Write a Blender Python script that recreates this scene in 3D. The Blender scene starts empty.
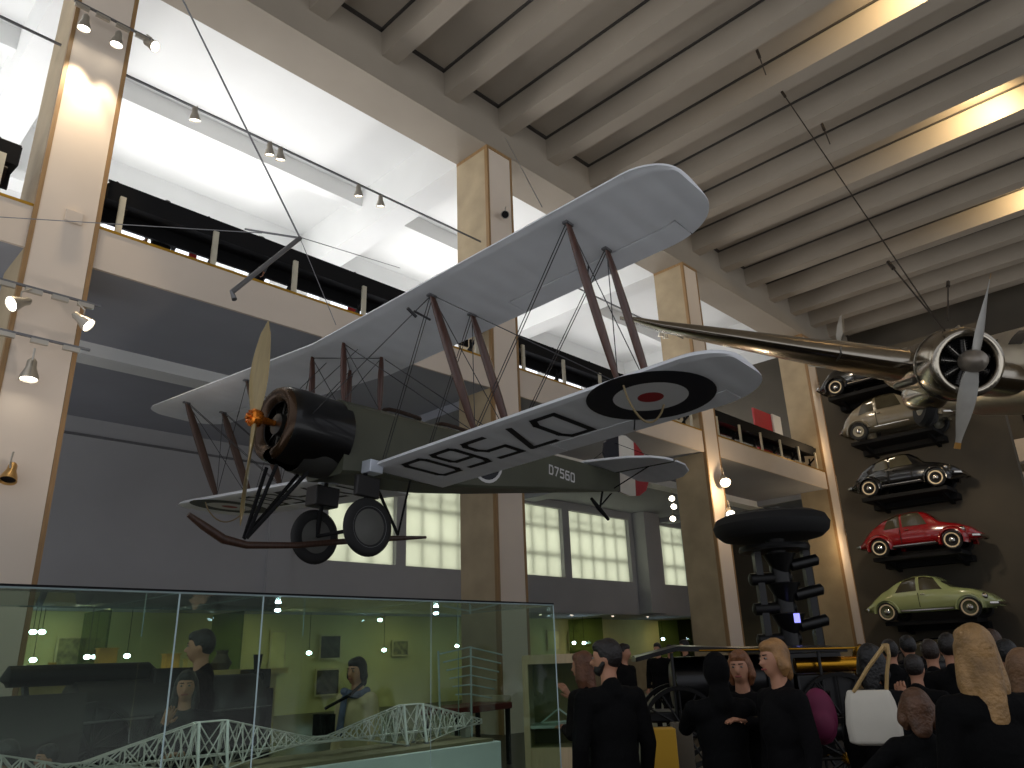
import bpy, math, random
from mathutils import Vector, Matrix, Euler
random.seed(7)
SC = bpy.context.scene
COL = SC.collection
PI = math.pi
D = 13.0            # distance from the camera to the column row
# ------------------------------------------------------------------ camera
YAW, PIT, ROL, FPX = -43.83244, 19.85415, -2.03262, 756.487
def cam_axes():
    y, p, r = map(math.radians, (YAW, PIT, ROL))
    f = Vector((math.sin(y)*math.cos(p), math.cos(y)*math.cos(p), math.sin(p)))
    rt = Vector((math.cos(y), -math.sin(y), 0)); up = rt.cross(f)
    return (math.cos(r)*rt+math.sin(r)*up, -math.sin(r)*rt+math.cos(r)*up, f)
RX, RY, RF = cam_axes()
CAMP = Vector((0, 0, 1.6))
cd = bpy.data.cameras.new('camera'); cam = bpy.data.objects.new('camera', cd); COL.objects.link(cam)
cam.matrix_world = Matrix(((RX.x, RY.x, -RF.x, 0), (RX.y, RY.y, -RF.y, 0), (RX.z, RY.z, -RF.z, 1.6), (0, 0, 0, 1)))
cd.sensor_width = 36; cd.lens = FPX/1024*36; cd.clip_end = 300; cd.clip_start = .05
SC.camera = cam
def at(u, v, dist):                       # the point seen at (u, v), dist metres away over the floor
    d = RX*((u-512)/FPX) - RY*((v-384)/FPX) + RF
    return CAMP + d*(dist/math.hypot(d.x, d.y))
# ------------------------------------------------------------------ materials
def lin(c):
    return tuple(((x/255)/12.92 if x/255 <= .04045 else ((x/255+.055)/1.055)**2.4) for x in c)
MATS = {}
def pm(name, rgb, rough=.6, metal=0, var=.12, scale=3, bump=0, bscale=40, coat=0, kind='noise', emit=0, spec=.5):
    if name in MATS: return MATS[name]
    m = bpy.data.materials.new(name); m.use_nodes = True; MATS[name] = m
    nt = m.node_tree; b = nt.nodes['Principled BSDF']
    b.inputs['Roughness'].default_value = rough; b.inputs['Metallic'].default_value = metal
    b.inputs['Coat Weight'].default_value = coat; b.inputs['Coat Roughness'].default_value = .05
    b.inputs['Specular IOR Level'].default_value = spec
    tc = nt.nodes.new('ShaderNodeTexCoord'); c = lin(rgb)
    n = nt.nodes.new('ShaderNodeTexNoise'); n.inputs['Scale'].default_value = scale; n.inputs['Detail'].default_value = 4
    if kind == 'wood':
        mp = nt.nodes.new('ShaderNodeMapping'); mp.inputs['Scale'].default_value = (12, 12, 1)
        nt.links.new(tc.outputs['Object'], mp.inputs['Vector']); nt.links.new(mp.outputs[0], n.inputs['Vector'])
    else: nt.links.new(tc.outputs['Object'], n.inputs['Vector'])
    r = nt.nodes.new('ShaderNodeValToRGB'); r.color_ramp.elements[0].position = .3; r.color_ramp.elements[1].position = .7
    r.color_ramp.elements[0].color = tuple(max(0, x*(1-var)) for x in c)+(1,)
    r.color_ramp.elements[1].color = tuple(min(1, x*(1+var)) for x in c)+(1,)
    nt.links.new(n.outputs['Fac'], r.inputs[0]); nt.links.new(r.outputs[0], b.inputs['Base Color'])
    if emit:
        nt.links.new(r.outputs[0], b.inputs['Emission Color']); b.inputs['Emission Strength'].default_value = emit
    if bump:
        if kind == 'ribs':
            t = nt.nodes.new('ShaderNodeTexWave'); t.bands_direction = 'Y'; t.inputs['Scale'].default_value = bscale
            out = t.outputs['Fac']
        else:
            t = nt.nodes.new('ShaderNodeTexNoise'); t.inputs['Scale'].default_value = bscale; out = t.outputs['Fac']
        nt.links.new(tc.outputs['Object'], t.inputs['Vector'])
        bp = nt.nodes.new('ShaderNodeBump'); bp.inputs['Strength'].default_value = bump; bp.inputs['Distance'].default_value = .02
        nt.links.new(out, bp.inputs['Height']); nt.links.new(bp.outputs[0], b.inputs['Normal'])
    return m
def emat(name, rgb, s):
    if name in MATS: return MATS[name]
    m = bpy.data.materials.new(name); m.use_nodes = True; nt = m.node_tree; MATS[name] = m
    nt.nodes.remove(nt.nodes['Principled BSDF'])
    e = nt.nodes.new('ShaderNodeEmission'); e.inputs[0].default_value = lin(rgb)+(1,); e.inputs[1].default_value = s
    nt.links.new(e.outputs[0], nt.nodes['Material Output'].inputs[0]); return m
def glass_mat(name, tint, refl=.08):
    m = bpy.data.materials.new(name); m.use_nodes = True; nt = m.node_tree; MATS[name] = m
    nt.nodes.remove(nt.nodes['Principled BSDF'])
    t = nt.nodes.new('ShaderNodeBsdfTransparent'); t.inputs[0].default_value = lin(tint)+(1,)
    g = nt.nodes.new('ShaderNodeBsdfGlossy'); g.inputs['Roughness'].default_value = 0
    lw_ = nt.nodes.new('ShaderNodeLayerWeight'); lw_.inputs[0].default_value = .5
    pw = nt.nodes.new('ShaderNodeMath'); pw.operation = 'POWER'; pw.inputs[1].default_value = 4.5; nt.links.new(lw_.outputs['Facing'], pw.inputs[0])
    fr = nt.nodes.new('ShaderNodeMath'); fr.operation = 'MULTIPLY_ADD'; fr.inputs[1].default_value = .8; fr.inputs[2].default_value = .014; nt.links.new(pw.outputs[0], fr.inputs[0])
    mx = nt.nodes.new('ShaderNodeMixShader')
    nt.links.new(fr.outputs[0], mx.inputs[0]); nt.links.new(t.outputs[0], mx.inputs[1]); nt.links.new(g.outputs[0], mx.inputs[2])
    nt.links.new(mx.outputs[0], nt.nodes['Material Output'].inputs[0]); return m
def blind_mat():                           # translucent blind: what stands behind it shows as soft shade
    m = bpy.data.materials.new('roller blind'); m.use_nodes = True; nt = m.node_tree
    nt.nodes.remove(nt.nodes['Principled BSDF'])
    tc = nt.nodes.new('ShaderNodeTexCoord'); n = nt.nodes.new('ShaderNodeTexNoise'); n.inputs['Scale'].default_value = .9
    nt.links.new(tc.outputs['Object'], n.inputs['Vector'])
    r = nt.nodes.new('ShaderNodeValToRGB'); r.color_ramp.elements[0].color = (.78, .80, .68, 1); r.color_ramp.elements[1].color = (.88, .90, .78, 1)
    nt.links.new(n.outputs['Fac'], r.inputs[0])
    t = nt.nodes.new('ShaderNodeBsdfTranslucent'); d = nt.nodes.new('ShaderNodeBsdfDiffuse'); mx = nt.nodes.new('ShaderNodeMixShader')
    nt.links.new(r.outputs[0], t.inputs[0]); nt.links.new(r.outputs[0], d.inputs[0]); mx.inputs[0].default_value = .25
    nt.links.new(t.outputs[0], mx.inputs[1]); nt.links.new(d.outputs[0], mx.inputs[2]); nt.links.new(mx.outputs[0], nt.nodes['Material Output'].inputs[0])
    return m
# ------------------------------------------------------------------ mesh helpers
class MB:
    def __init__(s): s.v = []; s.f = []
    def add(s, vs, fs):
        o = len(s.v); s.v += [tuple(v) for v in vs]; s.f += [tuple(i+o for i in f) for f in fs]; return s
    def box(s, a, b):
        x0, y0, z0 = [min(p, q) for p, q in zip(a, b)]; x1, y1, z1 = [max(p, q) for p, q in zip(a, b)]
        return s.add([(x0,y0,z0),(x1,y0,z0),(x1,y1,z0),(x0,y1,z0),(x0,y0,z1),(x1,y0,z1),(x1,y1,z1),(x0,y1,z1)],
                     [(3,2,1,0),(4,5,6,7),(0,1,5,4),(1,2,6,5),(2,3,7,6),(3,0,4,7)])
    def tube(s, pts, rs, n=8, flat=1.0, fdir=None):
        pts = [Vector(p) for p in pts]
        if not isinstance(rs, (list, tuple)): rs = [rs]*len(pts)
        vs = []
        for i, p in enumerate(pts):
            t = (pts[min(i+1, len(pts)-1)]-pts[max(i-1, 0)]).normalized()
            ref = Vector(fdir) if fdir else (Vector((0, 0, 1)) if abs(t.z) < .9 else Vector((1, 0, 0)))
            a = t.cross(ref).normalized(); b = t.cross(a).normalized()
            for k in range(n):
                an = 2*PI*k/n
                vs.append(p+a*math.cos(an)*rs[i]*flat+b*math.sin(an)*rs[i])
        fs = [(i*n+k, i*n+(k+1) % n, (i+1)*n+(k+1) % n, (i+1)*n+k) for i in range(len(pts)-1) for k in range(n)]
        fs.append(tuple(range(n))); fs.append(tuple(range((len(pts)-1)*n+n-1, (len(pts)-1)*n-1, -1)))
        return s.add(vs, fs)
    def bar(s, p, q, w, h):                # rectangular bar
        p = Vector(p); q = Vector(q); t = (q-p).normalized()
        ref = Vector((0, 0, 1)) if abs(t.z) < .95 else Vector((1, 0, 0))
        a = t.cross(ref).normalized()*w/2; b = a.cross(t).normalized()*h/2
        vs = [c+d for c in (p, q) for d in (-a-b, a-b, a+b, -a+b)]
        return s.add(vs, [(0,1,2,3),(7,6,5,4),(0,4,5,1),(1,5,6,2),(2,6,7,3),(3,7,4,0)])
    def lathe(s, prof, o=(0,0,0), ax='z', n=24, a0=0, a1=2*PI):
        o = Vector(o); full = abs(a1-a0-2*PI) < 1e-4; m = n if full else n+1; vs = []
        for r, h in prof:
            for k in range(m):
                an = a0+(a1-a0)*k/n; c, d = r*math.cos(an), r*math.sin(an)
                vs.append(o+Vector({'z': (c, d, h), 'x': (h, c, d), 'y': (c, h, d)}[ax]))
        fs = []
        for i in range(len(prof)-1):
            for k in range(n): fs.append((i*m+k, i*m+(k+1) % m, (i+1)*m+(k+1) % m, (i+1)*m+k))
        return s.add(vs, fs)
    def ell(s, c, r, n=16, m=10, rot=None):
        c = Vector(c); vs = [] ; R_ = rot or Matrix.Identity(3)
        for i in range(1, m):
            ph = PI*i/m
            for k in range(n):
                an = 2*PI*k/n
                vs.append(c+R_@Vector((r[0]*math.sin(ph)*math.cos(an), r[1]*math.sin(ph)*math.sin(an), r[2]*math.cos(ph))))
        vs.append(c+R_@Vector((0, 0, r[2]))); vs.append(c-R_@Vector((0, 0, r[2]))); T = len(vs)-2
        fs = [(i*n+k, (i+1)*n+k, (i+1)*n+(k+1) % n, i*n+(k+1) % n) for i in range(m-2) for k in range(n)]
        fs += [(T, k, (k+1) % n) for k in range(n)]+[(T+1, (m-2)*n+(k+1) % n, (m-2)*n+k) for k in range(n)]
        return s.add(vs, fs)
    def cap(s, p, q, r0, r1, n=12, flat=1.0, fdir=None):    # capsule with round ends
        p = Vector(p); q = Vector(q); t = (q-p).normalized()
        pts = []; rs = []
        for k in range(4): a = PI/2*k/3.0; pts.append(p-t*r0*math.cos(a)*.98); rs.append(max(r0*math.sin(a), .002))
        for k in range(4): a = PI/2*k/3.0; pts.append(q+t*r1*math.sin(a)*.98); rs.append(max(r1*math.cos(a), .002))
        ref = Vector(fdir) if fdir else (Vector((0, 0, 1)) if abs(t.z) < .9 else Vector((0, 1, 0)))
        a_ = t.cross(ref).normalized(); b_ = t.cross(a_).normalized(); vs = []
        for c, r in zip(pts, rs):
            for k in range(n):
                an = 2*PI*k/n; vs.append(c+a_*math.cos(an)*r+b_*math.sin(an)*r*flat)
        m = len(pts)
        fs = [(i*n+k, i*n+(k+1) % n, (i+1)*n+(k+1) % n, (i+1)*n+k) for i in range(m-1) for k in range(n)]
        fs.append(tuple(range(n))); fs.append(tuple(range((m-1)*n+n-1, (m-1)*n-1, -1)))
        return s.add(vs, fs)
    def loft(s, rings, caps=True, closed=True):
        n = len(rings[0]); vs = [p for r in rings for p in r]; fs = []
        for i in range(len(rings)-1):
            for k in range(n if closed else n-1): fs.append((i*n+k, i*n+(k+1) % n, (i+1)*n+(k+1) % n, (i+1)*n+k))
        if caps: fs.append(tuple(range(n))[::-1]); fs.append(tuple(range((len(rings)-1)*n, len(rings)*n)))
        return s.add(vs, fs)
    def prism(s, poly, d):                 # closed polygon (3D points) extruded by d
        d = Vector(d); n = len(poly); vs = [Vector(p) for p in poly]; vs += [v+d for v in vs]
        fs = [tuple(range(n))[::-1], tuple(range(n, 2*n))]+[(k, (k+1) % n, (k+1) % n+n, k+n) for k in range(n)]
        return s.add(vs, fs)
def mesh_of(name, mb, mat, smooth=True, ang=35):
    me = bpy.data.meshes.new(name); me.from_pydata(mb.v, [], mb.f); me.validate()
    import bmesh
    bm = bmesh.new(); bm.from_mesh(me); bmesh.ops.recalc_face_normals(bm, faces=bm.faces); bm.to_mesh(me); bm.free()
    if smooth: me.shade_smooth(); me.set_sharp_from_angle(angle=math.radians(ang))
    me.materials.append(mat); return me
def obj(name, mb, mat, parent=None, smooth=True, bevel=0, ang=35):
    o = bpy.data.objects.new(name, mesh_of(name, mb, mat, smooth, ang)); COL.objects.link(o)
    if parent: o.parent = parent
    if bevel:
        b = o.modifiers.new('bevel', 'BEVEL'); b.width = bevel; b.segments = 2; b.limit_method = 'ANGLE'
    return o
def tag(o, label=None, cat=None, group=None, kind=None):
    for k, v in (('label', label), ('category', cat), ('group', group), ('kind', kind)):
        if v: o[k] = v
    return o
def thing(name, label, cat, loc=(0,0,0), rot=(0,0,0), group=None):
    o = bpy.data.objects.new(name, None); COL.objects.link(o); o.location = loc; o.rotation_euler = rot
    o.empty_display_size = .2
    return tag(o, label, cat, group)
def struct(name, mb, mat, parent=None, label=None, **k):
    o = obj(name, mb, mat, parent, **k)
    if not parent: o['kind'] = 'structure'
    if label: o['label'] = label
    return o
def kids(o, table):
    return table.get(o, [])
def copy_tree(o, parent=None):
    c = o.copy(); COL.objects.link(c)
    if parent: c.parent = parent
    for ch in list(o.children): copy_tree(ch, c)
    return c
def light(kind, loc, energy, color=(1,1,1), aim=None, size=.2, angle=60, blend=.5, sy=None):
    l = bpy.data.lights.new('lamp', kind); l.energy = energy; l.color = color
    if kind == 'AREA':
        l.size = size
        if sy: l.shape = 'RECTANGLE'; l.size_y = sy
    else: l.shadow_soft_size = size
    if kind == 'SPOT': l.spot_size = math.radians(angle); l.spot_blend = blend
    o = bpy.data.objects.new('lamp_light', l); COL.objects.link(o); o.location = loc
    if aim is not None: o.rotation_euler = (Vector(aim)-Vector(loc)).to_track_quat('-Z', 'Y').to_euler()
    return o
# ================================================================== THE HALL
STONE = pm('column stone', (176, 158, 128), .75, var=.16, scale=1.1, bump=.15, bscale=12)
CREAM = pm('cream plaster', (214, 200, 184), .7, var=.04, scale=.8)
PANEL = pm('column panel', (222, 208, 192), .6, var=.04, scale=.9)
TRIM = pm('panel edge timber', (150, 118, 78), .5, var=.15, kind='wood')
RIBM = pm('ceiling plaster', (154, 144, 130), .8, var=.06, scale=.5)
WHITE = pm('white plaster', (226, 227, 226), .8, var=.03, scale=.5)
GREYW = pm('grey wall', (168, 168, 170), .85, var=.05, scale=.6)
SOFF = pm('soffit grey', (156, 158, 166), .85, var=.05, scale=.6)
BLACK = pm('black metal', (15, 15, 17), .65, var=.1, spec=.2)
DARK = pm('dark wall', (74, 68, 58), .8, var=.25, scale=.35)
OCHRE = pm('brass curb', (176, 134, 34), .4, metal=.5, var=.12)
FLOORM = pm('floor stone', (62, 54, 42), .35, var=.2, scale=.8)
GREEN = pm('alcove wall', (196, 190, 132), .8, var=.1, scale=.6)
GREYM = pm('grey metal', (120, 120, 122), .4, metal=.6, var=.08)
YE = 39.6
struct('floor', MB().box((-27, -4, -.2), (9, 46, 0)), FLOORM, smooth=False)
# nave ceiling, its main beam and ribs
struct('ceiling', MB().box((-13, -4, 17.2), (9, YE, 17.5)), RIBM, smooth=False)
struct('trim_1', MB().box((-14.3, -6, 15.6), (-13.0, YE, 17.5)), RIBM, smooth=False, label='long plaster beam over the row of columns')
r0 = struct('ceiling_rib', MB().prism([(-13, -.28, 17.25), (-13, .34, 17.25), (-13, .24, 16.42), (-13, -.24, 16.42)], (22, 0, 0)), RIBM, smooth=False)
GAP = pm('shadow gap', (62, 58, 54), .9)
obj('shadow_gap', MB().box((-13, -.36, 17.17), (9, -.28, 17.2)), GAP, r0, smooth=False)
struct('trim_12', MB().box((-13, -4, 17.17), (-12.88, YE, 17.2)), GAP, smooth=False, label='dark shadow gap along the ceiling beam')
k0 = 0
for k in range(-7, 12):
    o = r0 if k0 == 0 else r0.copy()
    if k0: COL.objects.link(o)
    if k0:
        for ch in r0.children: c_ = ch.copy(); COL.objects.link(c_); c_.parent = o
    k0 += 1; o.location = (0, 13.35+.28+2.145*k, 0)
# columns
cols = [2.3, 12.83, 23.16, 33.5]
for i, y in enumerate(cols):
    w = 1.0
    c = struct('column', MB().box((-14.3, y, 0), (-13.04, y+w, 15.6)), STONE, smooth=False)
    pn = obj('front_panel', MB().box((-13.1, y+.07, 0), (-13.0, y+w-.07, 15.55)), PANEL, c, smooth=False)
    for s in (0, 1):
        yy = y-.004 if s == 0 else y+w-.066
        obj('edge_strip', MB().box((-13.1, yy, 0), (-12.985, yy+.07, 15.55)), TRIM, c, smooth=False)
    obj('head_strip', MB().box((-14.3, y-.01, 15.5), (-12.98, y+w+.01, 15.6)), TRIM, c, smooth=False)
# gallery slab
struct('trim_2', MB().box((-13.1, -6, 8.12), (-13.04, YE, 8.88)).box((-13.6, -6, 8.5), (-13.1, YE, 8.9)), CREAM, smooth=False, label='cream balcony fascia between the columns')
struct('trim_3', MB().box((-13.34, -6, 8.88), (-13.03, YE, 8.93)), OCHRE, smooth=False, label='yellow brass curb along the balcony edge')
struct('balcony_slab', MB().box((-23.5, -6, 8.14), (-13.1, YE, 8.6)), SOFF, smooth=False)
struct('trim_4', MB().box((-17.1, -6, 7.86), (-16.5, YE, 8.3)), WHITE, smooth=False, label='long downstand beam under the balcony')
for y in cols:
    struct('cross_beam', MB().box((-22.1, y+.1, 7.9), (-13.7, y+.9, 8.31)), SOFF, smooth=False)
# the wall under the gallery, with window openings
wy = [(13.83, 16.67), (17.11, 20.7), (22.2, 25.84), (26.32, 30.82), (33.0, 35.9)]
wz0, wz1 = 4.8, 7.8
m = MB(); y = -6
m.box((-22.4, -6, 3.35), (-22, YE, wz0)); m.box((-22.4, -6, wz1), (-22, YE, 8.3))
for a, b in wy:
    m.box((-22.4, y, wz0), (-22, a, wz1)); y = b
m.box((-22.4, y, wz0), (-22, YE, wz1))
struct('wall_left', m, GREYW, smooth=False)
struct('trim_5', MB().box((-22, -6, 7.62), (-21.94, 13.6, 7.68)), GREYM, smooth=False, label='dark conduit line high on the grey wall')
struct('trim_6', MB().box((-22.02, 31.2, 3.35), (-21.3, 32.5, 8.3)).box((-22.02, 11.7, 3.35), (-21.9, 12.5, 8.3)), GREYW, smooth=False, label='flat piers on the grey wall')
BL = blind_mat(); BARM = pm('window bar', (110, 110, 100), .6, var=.05); SKYP = emat('daylight outside', (236, 236, 234), 2.3)
for i, (a, b) in enumerate(wy):
    w = struct('window_%d' % (i+1), MB().box((-22.2, a, wz0), (-22.19, b, wz1)), BL, smooth=False)
    n = max(3, round((b-a)/.95)); f = MB()
    for k in range(n+1):
        yy = a+(b-a)*k/n; f.box((-22.36, yy-.05, wz0), (-22.30, yy+.05, wz1))
    for z in (5.75, 6.95): f.box((-22.36, a, z-.07), (-22.30, b, z+.07))
    f.box((-22.36, a, 7.32), (-22.30, b, 7.38))
    obj('window_bars', f, BARM, w, smooth=False)
    obj('daylight', MB().box((-22.9, a-.3, wz0-.3), (-22.88, b+.3, wz1+.3)), SKYP, w, smooth=False)
# lit alcove below the wall
struct('alcove_ceiling', MB().box((-25.4, -6, 3.3), (-22, YE, 3.36)), GREYW, smooth=False)
struct('wall_back', MB().box((-25.6, -6, 0), (-25.4, YE, 3.36)), GREEN, smooth=False)
struct('wall_end', MB().box((-26, YE, 0), (9, YE+.3, 17.5)), DARK, smooth=False)
struct('trim_7', MB().box((-22.2, 22, 0), (-21.95, 39, 1.35)), pm('low screen', (150, 138, 110), .6), smooth=False, label='low pale screen wall under the windows')
# upper gallery
struct('gallery_ceiling', MB().box((-23.5, -6, 17.2), (-14.3, YE, 17.5)), WHITE, smooth=False)
struct('wall_gallery', MB().box((-23.5, -6, 8.6), (-23.3, YE, 17.5)), WHITE, smooth=False)
struct('trim_8', MB().box((-19.7, -6, 16.55), (-19.3, YE, 17.2)), WHITE, smooth=False, label='long downstand beam in the bright upper gallery')
struct('trim_9', MB().box((-23.3, -6, 14.9), (-22.6, YE, 15.2)), WHITE, smooth=False, label='white cornice along the upper gallery wall')
for y in cols+[-8]:
    struct('gallery_beam', MB().box((-23.3, y+.05, 15.6), (-14.3, y+.95, 17.2)), WHITE, smooth=False)
# far end gallery on the right, behind the cars
struct('trim_10', MB().box((-6.6, 35.5, 8.3), (-3, 36.2, 9.2)), CREAM, smooth=False, label='cream end balcony fascia right of the cars')
REDB = pm('red board', (176, 34, 44), .5, var=.05)
# display wall that carries the cars
RW = struct('wall_cars', MB().box((-10.75, 28.6, 0), (-4.95, 29.0, 12.0)), DARK, smooth=False)
# right end gallery seen past the display wall
struct('trim_11', MB().box((-5.2, 30.0, 6.0), (-1, 30.6, 6.9)), CREAM, smooth=False, label='cream ledge right of the car display wall')
pb = thing('framed_board', 'brown framed panel standing above the cream ledge right of the cars', 'panel', (-4.3, 30.1, 6.9))
obj('board', MB().box((-.3, 0, .15), (1.5, .06, 1.9)), pm('brown board', (110, 66, 44), .6), pb, smooth=False)
obj('frame', MB().box((-.42, -.02, 0), (-.3, .08, 2.0)).box((-.42, -.02, 0), (1.6, .08, .13)), BLACK, pb, smooth=False)
# balustrades: one per bay
def balustrade(y0, y1, label):
    t = thing('balustrade', label, 'balustrade', (-13.2, y0, 8.93), group=None)
    L = y1-y0; n = max(1, round(L/1.72))
    obj('desk_panel', MB().prism([(-.02, 0, .70), (.02, 0, 1.04), (-.55, 0, 1.16), (-.62, 0, .82)], (0, L, 0)), BLACK, t, smooth=False)
    obj('back_panel', MB().box((-.62, 0, .52), (-.56, L, 1.1)), BLACK, t, smooth=False)
    obj('hand_rail', MB().tube([(-.1, 0, 1.12), (-.1, L, 1.12)], .025), BLACK, t)
    q = (L-.5)/n
    for k in range(n+1):
        yy = .25+q*k
        obj('post', MB().box((0, yy-.05, 0), (.06, yy+.05, .80)), pm('pale post', (196, 190, 170), .5), t, smooth=False)
        obj('bracket', MB().bar((-.02, yy+.09, .6), (-.6, yy+.09, .15), .05, .06).bar((-.3, yy+.09, .0), (-.3, yy+.09, .6), .05, .05), BLACK, t, smooth=False)
        obj('finial', MB().cap((-.3, yy-.05, 1.12), (-.3, yy-.05, 1.26), .035, .03, 8), BLACK, t)
    return t
balustrade(-5.8, 2.0, 'black and cream balustrade left of the spotlit column')
balustrade(3.4, 12.7, 'long black balustrade crossed by the hooked spreader tube, with two visitors behind it')
balustrade(13.95, 23.0, 'black balustrade between the wing struts of the biplane')
balustrade(24.3, 33.3, 'black balustrade right of the lower wing tip')
balustrade(34.6, 39.2, 'short black balustrade just left of the car wall')
# bright exhibits standing on the gallery, seen below the desk
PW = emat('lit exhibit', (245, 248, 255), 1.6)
def backlit(y0, y1, z0, z1, mt, label, x=-14.6):
    o = obj('exhibit_board', MB().box((x, y0, z0), (x+.05, y1, z1)), mt, None, smooth=False)
    tag(o, label, 'display board'); return o
ex = [(3.75, 4.6, PW, 'glowing white display board behind the balustrade, nearest the spotlit column'),
      (5.15, 5.45, PW, 'small white display board beside a red one on the balcony'),
      (5.45, 5.62, REDB, 'narrow red display board between white ones on the balcony'),
      (5.62, 5.95, PW, 'small white board right of the narrow red board on the balcony'),
      (6.5, 6.75, PW, 'slim white board behind the second visible balcony post'),
      (7.1, 7.3, PW, 'slimmer white board just right of the second balcony post'),
      (8.3, 8.6, PW, 'white board behind the third balcony post'),
      (8.95, 9.4, PW, 'pale board before the second red strip on the balcony'),
      (9.4, 9.7, REDB, 'second red board on the balcony, under the spreader bar'),
      (9.7, 10.9, PW, 'wide white board near the biplane upper wing'),
      (11.2, 12.6, PW, 'white board hidden partly by the biplane upper wing'),
      (14.3, 16.3, PW, 'white board in the balcony gap just right of the central column'),
      (16.8, 18.4, PW, 'second white board seen between the wing struts'),
      (19.1, 21.0, PW, 'third white board seen low between the wing struts')]
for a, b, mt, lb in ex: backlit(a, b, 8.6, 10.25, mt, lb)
rb = obj('banner', MB().box((-14.5, 30.3, 8.6), (-14.42, 32.0, 11.6)), REDB, None, smooth=False); tag(rb, 'large red banner on the far balcony beside a white one', 'banner')
wb = obj('banner', MB().box((-14.4, 31.9, 8.6), (-14.32, 32.7, 11.6)), WHITE, None, smooth=False); tag(wb, 'white banner beside the large red one on the far balcony', 'banner')
rp = obj('exhibit_board', MB().box((-14.0, 26.2, 8.6), (-13.92, 26.9, 9.35)), emat('pink sign', (236, 60, 80), 1.0), None, smooth=False); tag(rp, 'small glowing red sign on the balcony right of the lower wing', 'sign')
vb = obj('banner', MB().box((-12.92, 34.6, 8.2), (-12.88, 34.8, 12.2)), REDB, None, smooth=False); tag(vb, 'tall thin red banner beside the farthest column', 'banner')
# ------------------------------------------------------------------ spotlights
LAMP = emat('lamp face', (255, 244, 224), 14)
NICK = pm('brushed nickel', (186, 180, 168), .35, metal=.7, var=.06)
def spotlight(loc, aim, label, s=1.0, group=None, on=True, mt=None):
    q = (Vector(aim)-Vector(loc)).to_track_quat('-Z', 'Y').to_euler()
    t = thing('spotlight', label, 'spotlight', loc, q, group); t.scale = (s, s, s)
    obj('shade', MB().lathe([(.0, .13), (.03, .13), (.05, .1), (.055, .02), (.09, -.07), (.1, -.13), (.09, -.13), (.05, 0), (0, .02)], n=20), mt or NICK, t)
    obj('lens', MB().lathe([(.082, -.105), (.0, -.1)], n=20), LAMP if on else BLACK, t)
    obj('yoke', MB().tube([(0, .06, .02), (0, .12, .06), (0, .14, .2)], .012, 6), NICK, t)
    return t
def track(p, q, label, stand=True):
    t = thing('light_track', label, 'light track', p)
    v = Vector(q)-Vector(p)
    obj('rail', MB().bar((0, 0, 0), v, .04, .035), GREYM, t, smooth=False)
    if stand:
        for k in (.1, .35, .6, .85):
            c = v*k; obj('adapter', MB().box((c.x-.03, c.y-.12, c.z-.09), (c.x+.03, c.y+.12, c.z-.02)), NICK, t, smooth=False)
    return t
# rails on the left column
track((-12.7, 2.2, 13.0), (-12.7, 3.6, 13.0), 'light rail at the top of the spotlit column')
for y, aim, lb in ((2.42, (-12.98, 2.5, 9), 'left lamp of the pair shining down the column'), (2.98, (-12.98, 2.95, 9), 'right lamp of the pair shining down the column')):
    spotlight((-12.66, y, 12.62), aim, lb, 1.15)
spotlight((-12.55, 3.5, 12.75), (-8, 7, 9), 'outermost lamp on the top column rail, turned to the right', 1.1)
track((-12.7, 1.95, 7.3), (-12.7, 3.45, 7.3), 'upper of the two light rails halfway up the spotlit column')
track((-12.7, 1.6, 6.5), (-12.7, 3.4, 6.5), 'lower of the two light rails halfway up the spotlit column')
spotlight((-12.62, 2.32, 6.98), (-11.3, -1.5, 4.4), 'lamp turned left on the upper mid rail of the column', 1.25)
spotlight((-12.62, 3.18, 6.95), (-10.0, 7.0, 3.4), 'lamp turned right on the upper mid rail of the column', 1.25)
spotlight((-12.62, 2.62, 5.95), (-12.0, 2.5, 0), 'lamp hanging down from the lower mid rail of the column', 1.35)
spotlight((-12.8, 2.66, 4.4), (-11.5, 2.0, 1.0), 'unlit brass lamp low on the spotlit column', 1.2, on=False, mt=pm('brass lamp', (190, 150, 90), .35, metal=.6))
tag(obj('junction_box', MB().box((-12.99, 2.75, 8.78), (-12.93, 3.02, 9.0)), CREAM, None, smooth=False, bevel=.01), 'small cream junction box on the spotlit column', 'junction box')
# long rail below the upper gallery ceiling
track((-13.3, -3, 12.42), (-13.3, 2.25, 12.42), 'gallery light rail left of the spotlit column', False)
track((-13.3, 3.35, 12.44), (-13.3, 12.8, 12.5), 'gallery light rail above the visitors', False)
track((-13.3, 13.9, 12.5), (-13.3, 23.1, 12.5), 'gallery light rail behind the wing struts', False)
for y, lb in ((4.75, 'single gallery lamp nearest the spotlit column'), (6.42, 'left lamp of the twin gallery lamps'), (6.68, 'right lamp of the twin gallery lamps'), (8.75, 'gallery lamp right of the cable'), (9.4, 'dim gallery lamp near the central column'), (21.6, 'bright gallery lamp above the silver wing tip'), (21.9, 'second bright gallery lamp above the silver wing tip')):
    spotlight((-13.3, y, 12.3), (-13.9, y+.5, 10), lb, 1.1)
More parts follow.
